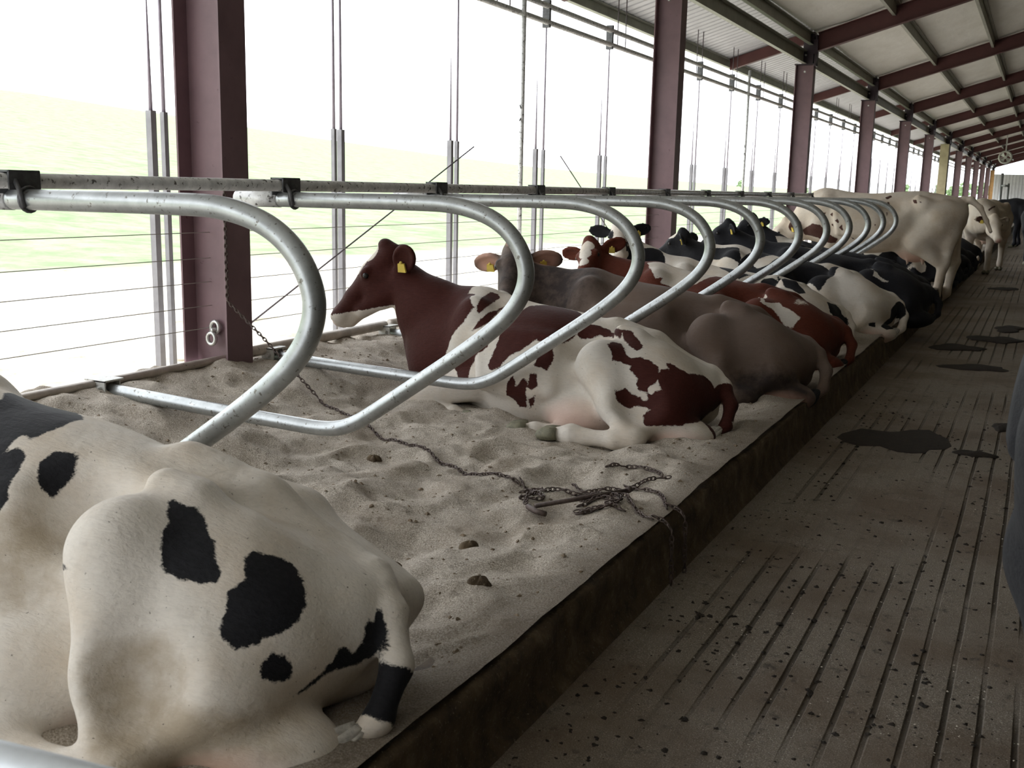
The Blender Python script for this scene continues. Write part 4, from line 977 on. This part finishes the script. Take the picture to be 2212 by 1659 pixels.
#PATCH-BEGIN
PATCH = {
'c1': [(1, [(1.400, 0.129, 0.777), (1.349, 0.089, 0.775), (1.453, -0.062, 0.759), (1.363, -0.026, 0.754), (1.300, -0.032, 0.740), (1.216, -0.026, 0.733), (1.137, -0.037, 0.722), (1.160, -0.038, 0.724), (1.049, 0.052, 0.734), (1.049, 0.130, 0.730), (1.065, 0.173, 0.722), (1.076, 0.220, 0.708), (1.123, 0.213, 0.716), (1.124, 0.259, 0.695), (1.116, 0.304, 0.669), (1.181, 0.326, 0.658)]),
 (1, [(1.157, 0.348, 0.644), (1.109, 0.311, 0.663), (1.089, 0.274, 0.684), (1.046, 0.282, 0.672), (1.021, 0.317, 0.646), (1.002, 0.371, 0.617), (0.973, 0.400, 0.578), (0.983, 0.432, 0.535), (1.046, 0.454, 0.510)]),
 (1, [(0.974, 0.317, 0.630), (0.993, 0.278, 0.662), (0.980, 0.229, 0.686), (0.926, 0.207, 0.684), (0.897, 0.218, 0.668), (0.890, 0.247, 0.623), (0.912, 0.284, 0.585), (0.920, 0.310, 0.562), (0.934, 0.318, 0.583), (0.945, 0.333, 0.593)]),
 (1, [(0.468, 0.355, 0.636), (0.454, 0.333, 0.640), (0.392, 0.329, 0.622), (0.321, 0.369, 0.580), (0.287, 0.383, 0.562), (0.256, 0.419, 0.532), (0.226, 0.434, 0.509), (0.215, 0.458, 0.483), (0.265, 0.483, 0.479), (0.298, 0.489, 0.486), (0.321, 0.498, 0.482), (0.361, 0.496, 0.501), (0.381, 0.490, 0.522), (0.414, 0.444, 0.588), (0.418, 0.420, 0.601), (0.445, 0.393, 0.622)]),
 (1, [(0.209, 0.389, 0.529), (0.202, 0.352, 0.541), (0.161, 0.324, 0.523), (0.127, 0.306, 0.502), (0.084, 0.320, 0.466), (0.052, 0.353, 0.423), (0.048, 0.381, 0.401), (0.057, 0.412, 0.385), (0.087, 0.453, 0.376), (0.099, 0.478, 0.358), (0.131, 0.515, 0.350), (0.164, 0.529, 0.363), (0.189, 0.529, 0.380), (0.194, 0.508, 0.410), (0.191, 0.487, 0.435), (0.206, 0.466, 0.470), (0.183, 0.420, 0.498)]),
 (1, [(0.075, 0.487, 0.307), (0.072, 0.466, 0.328), (0.049, 0.436, 0.323), (0.033, 0.417, 0.302), (0.029, 0.418, 0.266), (0.039, 0.442, 0.249), (0.053, 0.479, 0.259), (0.068, 0.494, 0.282)]),
 (1, [(-0.055, 0.174, 0.375), (-0.075, 0.168, 0.362), (-0.084, 0.179, 0.340), (-0.107, 0.192, 0.307), (-0.105, 0.208, 0.285), (-0.065, 0.204, 0.248), (-0.035, 0.256, 0.235), (-0.006, 0.330, 0.235), (0.023, 0.380, 0.210), (0.038, 0.434, 0.208), (0.012, 0.372, 0.236), (-0.015, 0.321, 0.274), (-0.020, 0.305, 0.302), (-0.033, 0.277, 0.300), (-0.040, 0.264, 0.282), (-0.055, 0.238, 0.295), (-0.051, 0.232, 0.334), (-0.053, 0.210, 0.353), (-0.063, 0.201, 0.338)]),
 (1, [(0.787, 0.417, 0.422), (0.616, 0.559, 0.509), (0.584, 0.572, 0.509), (0.613, 0.563, 0.488)]),
 ],
'c2': [(1, [(1.884, -0.038, 0.854), (1.691, -0.010, 0.847), (1.702, 0.051, 0.838), (1.697, 0.123, 0.803), (1.633, 0.135, 0.808), (1.570, 0.299, 0.733), (1.624, 0.335, 0.641), (1.683, 0.332, 0.577), (1.717, 0.321, 0.540), (1.786, 0.299, 0.370), (1.836, 0.286, 0.240), (2.106, 0.152, 0.195), (2.099, 0.169, 0.687), (2.117, 0.020, 0.923)]),
 (1, [(1.555, 0.223, 0.793), (1.561, 0.066, 0.820), (1.509, 0.049, 0.808), (1.479, 0.084, 0.786), (1.488, 0.193, 0.755), (1.525, 0.303, 0.697), (1.552, 0.307, 0.709), (1.553, 0.276, 0.759)]),
 (1, [(1.516, 0.320, 0.660), (1.450, 0.213, 0.720), (1.408, 0.145, 0.742), (1.448, 0.281, 0.661), (1.498, 0.359, 0.613), (1.553, 0.362, 0.583)]),
 (1, [(1.749, 0.313, 0.402), (1.545, 0.377, 0.494), (1.476, 0.405, 0.555), (1.407, 0.402, 0.573), (1.406, 0.433, 0.499), (1.489, 0.433, 0.440), (1.562, 0.367, 0.345), (1.560, 0.399, 0.267), (1.638, 0.387, 0.258), (1.698, 0.325, 0.327), (1.817, 0.294, 0.243)]),
 (1, [(1.333, 0.348, 0.624), (1.296, 0.238, 0.693), (1.256, 0.097, 0.745), (1.161, -0.021, 0.744), (0.960, -0.022, 0.718), (0.887, 0.066, 0.702), (0.877, 0.244, 0.593), (0.963, 0.410, 0.544), (1.012, 0.423, 0.554), (1.081, 0.420, 0.574), (1.170, 0.464, 0.496), (1.234, 0.473, 0.466), (1.294, 0.490, 0.386), (1.365, 0.487, 0.354), (1.385, 0.473, 0.389), (1.346, 0.442, 0.505), (1.334, 0.407, 0.579)]),
 (1, [(1.063, 0.489, 0.419), (1.037, 0.457, 0.493), (0.968, 0.414, 0.544), (0.946, 0.449, 0.461), (0.970, 0.486, 0.389), (1.023, 0.487, 0.410)]),
 (1, [(1.088, 0.519, 0.281), (1.083, 0.503, 0.369), (1.038, 0.499, 0.372), (1.023, 0.514, 0.299), (1.060, 0.520, 0.265)]),
 (1, [(1.227, 0.515, 0.306), (1.189, 0.508, 0.347), (1.169, 0.521, 0.274), (1.120, 0.510, 0.341), (1.091, 0.514, 0.319), (1.117, 0.456, 0.138), (1.166, 0.453, 0.133), (1.196, 0.483, 0.187), (1.238, 0.500, 0.212)]),
 (1, [(1.089, 0.493, 0.200), (1.035, 0.514, 0.235), (1.067, 0.462, 0.158), (1.097, 0.452, 0.133)]),
 (1, [(0.591, 0.470, 0.588), (0.578, 0.406, 0.598), (0.529, 0.394, 0.589), (0.495, 0.430, 0.569), (0.471, 0.467, 0.537), (0.431, 0.483, 0.515), (0.382, 0.463, 0.527), (0.312, 0.471, 0.507), (0.263, 0.483, 0.480), (0.250, 0.504, 0.446), (0.240, 0.486, 0.466), (0.196, 0.464, 0.467), (0.223, 0.451, 0.495), (0.200, 0.431, 0.499), (0.136, 0.419, 0.465), (0.090, 0.400, 0.439), (0.027, 0.284, 0.415), (-0.019, 0.258, 0.371), (-0.053, 0.240, 0.293), (-0.029, 0.207, 0.194), (0.003, 0.453, 0.161), (0.084, 0.562, 0.152), (0.226, 0.642, 0.148), (0.279, 0.668, 0.153), (0.310, 0.605, 0.197), (0.272, 0.588, 0.235), (0.314, 0.577, 0.245), (0.369, 0.579, 0.246), (0.387, 0.591, 0.230), (0.418, 0.601, 0.239), (0.466, 0.632, 0.273), (0.489, 0.618, 0.339), (0.466, 0.602, 0.333), (0.432, 0.570, 0.347), (0.398, 0.566, 0.317), (0.354, 0.563, 0.299), (0.294, 0.562, 0.316), (0.324, 0.557, 0.334), (0.352, 0.556, 0.336), (0.377, 0.551, 0.371), (0.365, 0.542, 0.404), (0.408, 0.531, 0.436), (0.429, 0.521, 0.460), (0.421, 0.512, 0.476), (0.488, 0.516, 0.493), (0.534, 0.533, 0.503), (0.550, 0.505, 0.547)]),
 (-1, [(0.304, 0.554, 0.352), (0.264, 0.544, 0.386), (0.247, 0.530, 0.407), (0.231, 0.544, 0.378), (0.210, 0.557, 0.350), (0.258, 0.559, 0.346), (0.272, 0.564, 0.318), (0.295, 0.560, 0.326)]),
 (-1, [(0.339, 0.560, 0.311), (0.300, 0.561, 0.315), (0.292, 0.566, 0.295), (0.313, 0.568, 0.277), (0.330, 0.565, 0.285)]),
 (1, [(0.871, 0.233, 0.605), (0.829, 0.167, 0.659), (0.775, 0.146, 0.660), (0.688, 0.152, 0.638), (0.561, 0.299, 0.659), (0.539, 0.296, 0.666), (0.490, 0.304, 0.659), (0.452, 0.333, 0.632), (0.415, 0.359, 0.604), (0.380, 0.398, 0.573), (0.415, 0.430, 0.558), (0.468, 0.406, 0.579), (0.520, 0.350, 0.606), (0.545, 0.311, 0.644), (0.548, 0.336, 0.608), (0.637, 0.214, 0.597), (0.720, 0.199, 0.601), (0.804, 0.216, 0.574), (0.851, 0.235, 0.578)]),
 ],
'c4': [(-1, [(1.709, 0.054, 0.835), (1.546, -0.001, 0.829), (1.318, -0.017, 0.768), (1.083, 0.014, 0.737), (1.207, 0.261, 0.685), (1.288, 0.312, 0.648), (1.453, 0.288, 0.656), (1.524, 0.313, 0.677), (1.506, 0.278, 0.718), (1.574, 0.309, 0.716), (1.615, 0.269, 0.777)]),
 (-1, [(0.666, 0.203, 0.597), (0.597, 0.433, 0.599), (0.578, 0.482, 0.578), (0.470, 0.408, 0.577), (0.432, 0.450, 0.545), (0.376, 0.461, 0.528), (0.274, 0.499, 0.463), (0.310, 0.526, 0.431), (0.335, 0.548, 0.378), (0.411, 0.544, 0.405), (0.449, 0.522, 0.465), (0.509, 0.500, 0.524), (0.584, 0.509, 0.563), (0.619, 0.497, 0.582)]),
 (-1, [(0.704, 0.544, 0.516), (0.651, 0.550, 0.531), (0.636, 0.565, 0.501), (0.511, 0.542, 0.474), (0.548, 0.572, 0.453), (0.690, 0.558, 0.497)]),
 ],
'c5': [(1, [(2.229, 0.388, 0.913), (2.217, 0.164, 0.937), (2.050, 0.086, 0.929), (1.907, -0.010, 0.906), (1.863, 0.035, 0.878), (1.808, 0.141, 0.774), (1.913, 0.152, 0.759), (2.012, 0.167, 0.755), (2.290, 0.116, 0.739)]),
 (1, [(1.271, 0.008, 0.759), (1.216, 0.008, 0.751), (1.103, 0.008, 0.740), (1.066, 0.027, 0.735), (1.000, 0.120, 0.712), (0.912, 0.120, 0.694), (1.008, 0.269, 0.657), (1.095, 0.207, 0.702), (1.224, 0.092, 0.743)]),
 (1, [(0.813, 0.194, 0.628), (0.781, 0.129, 0.668), (0.701, 0.084, 0.680), (0.631, 0.123, 0.643), (0.639, 0.216, 0.596), (0.734, 0.208, 0.579)]),
 (1, [(0.653, 0.027, 0.701), (0.522, 0.252, 0.682), (0.431, 0.259, 0.663), (0.331, 0.399, 0.563), (0.390, 0.419, 0.562), (0.542, 0.355, 0.601), (0.635, 0.098, 0.663)]),
 (1, [(0.114, 0.366, 0.478), (0.039, 0.204, 0.445), (-0.031, 0.249, 0.358), (-0.083, 0.194, 0.313), (-0.098, 0.222, 0.256), (0.027, 0.410, 0.288), (0.075, 0.421, 0.401)]),
 (1, [(0.568, 0.450, 0.587), (0.543, 0.437, 0.581), (0.541, 0.458, 0.573), (0.560, 0.475, 0.573)]),
 ],
'c6': [(1, [(1.010, 0.292, 0.644), (0.927, 0.030, 0.713), (0.834, 0.004, 0.700), (0.509, 0.257, 0.680), (0.537, 0.312, 0.645), (0.560, 0.437, 0.588), (0.596, 0.551, 0.518), (0.634, 0.583, 0.449), (0.886, 0.343, 0.498), (1.031, 0.415, 0.573)]),
 (1, [(-0.050, 0.195, 0.367), (-0.075, 0.156, 0.371), (-0.132, 0.148, 0.312), (-0.149, 0.238, 0.251), (-0.095, 0.238, 0.195), (-0.072, 0.438, 0.121), (-0.013, 0.541, 0.121), (0.039, 0.529, 0.153), (-0.009, 0.292, 0.208), (-0.017, 0.315, 0.299)]),
 (1, [(0.149, 0.605, 0.177), (0.086, 0.555, 0.190), (0.080, 0.568, 0.141), (0.137, 0.595, 0.152)]),
 (1, [(1.930, 0.097, 0.813), (1.580, 0.090, 0.817), (1.504, 0.275, 0.720), (1.513, 0.311, 0.672), (1.855, 0.175, 0.697)]),
 (1, [(1.485, 0.004, 0.808), (1.142, 0.004, 0.744), (1.123, 0.058, 0.740), (1.306, 0.145, 0.734), (1.435, 0.122, 0.759)]),
 (-1, [(1.400, 0.243, 0.680), (1.306, 0.145, 0.734), (1.232, 0.004, 0.753), (1.147, 0.083, 0.739), (1.215, 0.287, 0.670), (1.315, 0.350, 0.626)]),
 ],
'c7': [(-1, [(0.688, 0.202, 0.594), (0.625, 0.425, 0.604), (0.516, 0.494, 0.533), (0.413, 0.511, 0.475), (0.467, 0.522, 0.472), (0.583, 0.531, 0.539)]),
 (-1, [(2.187, 0.145, 0.765), (2.094, 0.160, 0.757), (2.077, 0.170, 0.720), (2.155, 0.163, 0.716)]),
 ],
'c8': [(-1, [(0.216, 0.236, 0.560), (0.132, 0.222, 0.506), (0.091, 0.187, 0.477), (0.160, 0.284, 0.527)]),
 (-1, [(1.974, 0.086, 0.895), (1.830, -0.005, 0.878), (1.682, 0.017, 0.851), (1.760, 0.138, 0.781), (1.924, 0.127, 0.809)]),
 (-1, [(1.575, 0.281, 0.760), (1.414, 0.115, 0.760), (1.363, 0.193, 0.713), (1.544, 0.321, 0.675), (1.620, 0.305, 0.724)]),
 ],
's1': [(1, [(1.863, 0.176, 0.867), (1.723, 0.294, 0.956), (1.624, 0.312, 0.943), (1.573, 0.307, 0.881), (1.491, 0.302, 0.820), (1.398, 0.278, 0.775), (1.427, 0.263, 0.725), (1.518, 0.285, 0.723), (1.585, 0.271, 0.751), (1.653, 0.256, 0.780), (1.833, 0.140, 0.802)]),
 (1, [(0.892, 0.191, 1.294), (0.832, 0.142, 1.327), (0.812, 0.182, 1.304), (0.866, 0.212, 1.272)]),
 (1, [(0.569, 0.232, 1.279), (0.520, 0.305, 1.280), (0.508, 0.304, 1.235), (0.539, 0.279, 1.234)]),
 (1, [(0.488, 0.317, 1.258), (0.458, 0.325, 1.259), (0.463, 0.326, 1.231)]),
 (1, [(1.607, 0.291, 1.087), (1.569, 0.291, 1.104), (1.573, 0.295, 1.056)]),
 (1, [(1.527, 0.296, 1.073), (1.479, 0.326, 1.107), (1.482, 0.320, 1.043)]),
 (1, [(1.451, 0.353, 0.998), (1.406, 0.364, 1.031), (1.392, 0.374, 0.968)]),
 (1, [(1.395, 0.381, 0.921), (1.352, 0.379, 0.954), (1.329, 0.390, 0.876)]),
 (1, [(1.502, 0.296, 0.947), (1.468, 0.321, 0.965), (1.458, 0.316, 0.917)]),
 (1, [(0.862, 0.277, 1.124), (0.840, 0.274, 1.117), (0.836, 0.342, 1.064)]),
 (1, [(0.973, 0.392, 0.983), (0.950, 0.390, 0.976), (0.954, 0.395, 0.937)]),
 (1, [(0.895, 0.375, 0.923), (0.857, 0.358, 0.893), (0.877, 0.361, 0.869)]),
 (1, [(0.863, 0.223, 1.248), (0.825, 0.220, 1.234), (0.842, 0.233, 1.187)]),
 (1, [(1.249, 0.388, 0.832), (1.190, 0.333, 0.777), (1.221, 0.336, 0.784)]),
 ],
's2': [(1, [(1.979, 0.147, 1.192), (1.661, 0.223, 1.279), (1.696, 0.231, 1.247), (1.998, 0.173, 1.170)]),
 ],
}
#PATCH-END
def pops(name, sg=1): return [('p', sg_, poly) for sg_, poly in PATCH.get(name, [])]
COWS = {}; COW_S = {}

def earpink(r=.11): return lambda H: [(e[0]+e[1][:, 2]*.03, r) for e in H['ears']]
ST1 = [(a, b, c, w*(.88 if a > .6 else 1), (y_[0] if y_ else 0)+(.07 if a > .6 else .02)) for a, b, c, w, *y_ in LY_ST]
COWS['c1'] = lying_cow('nearest cow, white with black patches and a black band on the tail', -1.29, 1.96, -.07, .84, C_BW, .0095, zb=.17, poll=(2.12, .55, .66), face=(-.15, .7, -.5), hs=1.1, fsh=-.06, tags=(0,),
    st=ST1, dst=(-.09, .045), extra=lambda b: b.ell((.86, .46, .12), (.30, .24, .20), .06), ops=pops('c1')+[('b', 1, (-.135, .25, .17), .085)], noisy=3, tuftm=M_WHITEH, dirt=[((.36, .62, .26), (.17, .2, .17)), ((.95, .45, .42), (.2, .2, .22)), ((.2, .6, .15), (.3, .3, .12))])
COWS['c2'] = lying_cow('red and white cow lying with raised red head facing left, white blaze', -1.415, 5.20, -.07, .811, C_RW, .0100, poll=(2.42, .0, 1.09), face=(.46, .10, -.53), hs=1.24, earlen=.175,
    ops=[('x', 1, (1.98, 0, .5), (1, 0, .15)), ('b', 1, (-.13, .22, .25), .13), ('b', 1, (-.08, .35, .08), .12)]+pops('c2'), noisy=0, tags=(0,), tuftm=M_WHITEH, ears=((.85, .50, .10), .2),
    hops=lambda H: [('h', -1, H['q'](.34, 0, -.165), H['R']@np.array([.60, 0, -.80]), H['q'](.33, 0, -.12), .31), ('b', -1, H['q'](.17, 0, -.31), .085), ('b', -1, H['q'](.07, 0, .01), .085), ('b', -1, H['q'](.17, 0, .01), .075), ('b', 1, H['q'](-.03, 0, .03), .05)])
COWS['c3'] = lying_cow('grey-brown cow with pale tan ears facing the camera, behind the red and white cow', -1.19, 6.475, -.09, .858, C_BR, .0115, poll=(2.29, .02, 1.01), face=(-.22, .85, -.62), up=(0, .3, 1), hs=1.20, ears=(-.32, -.42), nosep=False,
    ops=pops('c3'), dirt=[((2.0, .1, .72), (.62, .66, .52)), ((.2, .6, .1), (.4, .3, .25)), ((2.45, .2, .92), (.2, .2, .16))], hpink=lambda H: [(e[0]+e[1][:, 2]*.03, .13) for e in H['ears']]+[(H['q'](0, 0, 0), .07)], tags=(0, 1), tuftm=M_BLACKH)
COWS['c4'] = lying_cow('mostly red cow with white hip patch and white blaze, behind the grey-brown cow', -1.24, 7.75, -.10, .83, C_RW2, .013, poll=(2.28, .05, 1.02), face=(-.1, .85, -.6), up=(.25, .3, 1), hs=1.05, ops=pops('c4')+[('b', -1, (.34, .30, .50), (.13, .12, .10)), ('b', -1, (.62, .28, .58), .05)], base=1, hops=lambda H: [('b', -1, H['q'](.11, 0, 0), .075), ('b', -1, H['q'](.20, 0, -.005), .06), ('b', -1, H['q'](.30, 0, -.01), .05)], tags=(0,), tuftm=M_BLACKH)
COWS['c5'] = lying_cow('white-backed cow with black ears and white poll, behind the mostly red cow', -1.42, 8.88, -.12, .80, C_BW, .015, poll=(2.36, .05, 1.20), face=(-.22, .85, -.6), up=(0, .3, 1), hs=1.10, ops=pops('c5'), noisy=2, tuftm=M_BLACKH,
    hops=lambda H: [('b', 1, e[0], .15) for e in H['ears']]+[('b', 1, e, .075) for e in H['eyes']], tags=(0,))
COWS['c6'] = lying_cow('cow with black shoulders and big white rump, sixth lying cow in the row', -1.11, 9.80, .0, .885, C_BW, .016, poll=(2.25, 0, .97), face=(.5, .0, -.40), hs=.95, tags=(0,), tuftm=M_WHITEH,
    ops=[('x', 1, (1.92, 0, .6), (1, 0, 0)), ('b', 1, (1.2, .2, .5), (.36, .5, .4))]+pops('c6'), hops=lambda H: [('b', -1, H['q'](.10, 0, .0), .07)])
COWS['c7'] = lying_cow('black cow with a thin white hip line, behind the white-rumped cow', -.95, 11.2, -.05, .86, C_BK, .018, poll=(2.4, 0, 1.08), face=(.5, .1, -.40), hs=1.0, ops=pops('c7'), base=1.0, tags=(0,), tuftm=M_BLACKH)
COWS['c8'] = lying_cow('black cow with raised ears, lying beside the standing creamy white cow', -1.12, 12.40, -.02, .83, C_BK, .02, poll=(2.35, 0, 1.18), face=(.35, .40, -.40), hs=1.0, ops=pops('c8'), base=1.0, tags=(0,), tuftm=M_BLACKH)
COWS['s1'] = standing_cow('big creamy white cow standing in the row with its rump toward the alley', -.93, 14.82, PI+.03, 1.065, C_CR, .018, zb=.0, poll=(2.12, .05, .98), face=(.40, .15, -.45), ops=pops('s1'), hs=1.0,
    pose=dict(hl=.06, hr=-.04), tail=[((.0, 0, 1.29), .05), ((-.08, .02, 1.29), .040), ((-.19, .04, 1.20), .031), ((-.27, .06, 1.05), .026), ((-.33, .07, .92), .022)],
    hops=lambda H: [('b', 1, e[0], .10) for e in H['ears']], tags=(0,))
COWS['s2'] = standing_cow('white cow standing in the alley with its lowered head toward the camera', -.86, 23.1, -PI/2-.10, 1.0, C_CR, .028, poll=(2.15, .30, 1.10), face=(.45, .22, -.5), ops=pops('s2'), tags=(1,),
    hops=lambda H: [('b', 1, H['ears'][1][0], .08)])
lying_cow('black cow with white flecks lying just beyond the creamy white standing cow', -1.05, 15.9, .0, .86, C_BK, .03, ops=[('b', -1, (.5, .5, .3), .16), ('b', -1, (1.2, .3, .5), .2)], base=1.0, tuftm=M_BLACKH, noisy=4)
lying_cow('second black cow lying beyond the creamy white standing cow', -1.0, 17.3, .05, .86, C_BK, .03, base=1.0, tuftm=M_BLACKH, ops=[('b', -1, (.3, .5, .12), .16)])
lying_cow('third black and white cow lying beyond the creamy white standing cow', -1.0, 18.7, .0, .86, C_BK, .03, base=1.0, tuftm=M_BLACKH, noisy=5, ops=[('b', -1, (.7, .4, .3), .2)])
lying_cow('farthest black cow lying in the stalls, beside the white alley cow', -1.05, 21.2, .0, .86, C_BK, .035, base=1.0, tuftm=M_BLACKH)
standing_cow('black cow standing behind the white alley cow at the right edge', -.10, 25.5, -PI/2+.2, 1.0, C_BK, .04, base=1.0, ops=[('b', -1, (1.6, .2, .6), .25)], poll=(2.1, -.1, 1.15))
standing_cow('distant black cow with white flank standing crosswise far up the alley', .9, 34, PI, 1.02, C_BK, .04, base=1.0, ops=[('b', -1, (.2, .3, 1.1), .25)])
standing_cow('dark blurred cow right beside the camera, cut by the right picture edge', .378, 1.62, PI/2, 1.0, C_BK, .016, base=1.0, tuftm=M_BLACKH)
# gate posts and small fan far up the barn
t = empty('gate_post_pair', (-1.12, 35, 0), label='two slim upright gate pipes joined by a short crosspiece far up the alley', cat='gate post')
MB().cyl((-.09, 0, 0), (-.09, 0, 2.15), .04, 10).build('upright_pipe', M_GALV, t, True); MB().cyl((.11, 0, 0), (.11, 0, 1.85), .03, 10).build('upright_pipe', M_GALV, t, True)
MB().cyl((-.09, -.05, 1.78), (.13, -.05, 1.78), .03, 8).build('crosspiece', M_GALV, t, True)
for z, l in ((1.15, 'upper pale horizontal gate bar across the far alley'), (.70, 'lower pale horizontal gate bar across the far alley')): pole('alley_gate_bar', (-1.9, 36, z), (6, 36, z), .035, M_GALV, l, 'gate bar')
t = empty('ceiling_fan', (-2.1, 62, 3.55), label='small pale fan hanging under the roof beams near the far wall', cat='fan')
mb = MB(); mb.tube([(.30*math.cos(a), 0, .30*math.sin(a)) for a in np.linspace(0, 2*PI, 25)[:-1]], .05, 8, closed=True); mb.build('housing_ring', M_PLATE, t, True)
mb = MB()
for k in range(4):
    a = k*PI/2+.4; mb.add([(0, -.02, 0), (.27*math.cos(a), -.05, .27*math.sin(a)), (.27*math.cos(a+.9), .05, .27*math.sin(a+.9))], [(0, 1, 2)])
mb.cyl((0, -.08, 0), (0, .10, 0), .08, 10); mb.build('fan_blades', M_PLATE, t); MB().box((-.03, -.03, .30), (.03, .03, 1.15)).build('hanger', M_PLATE, t)
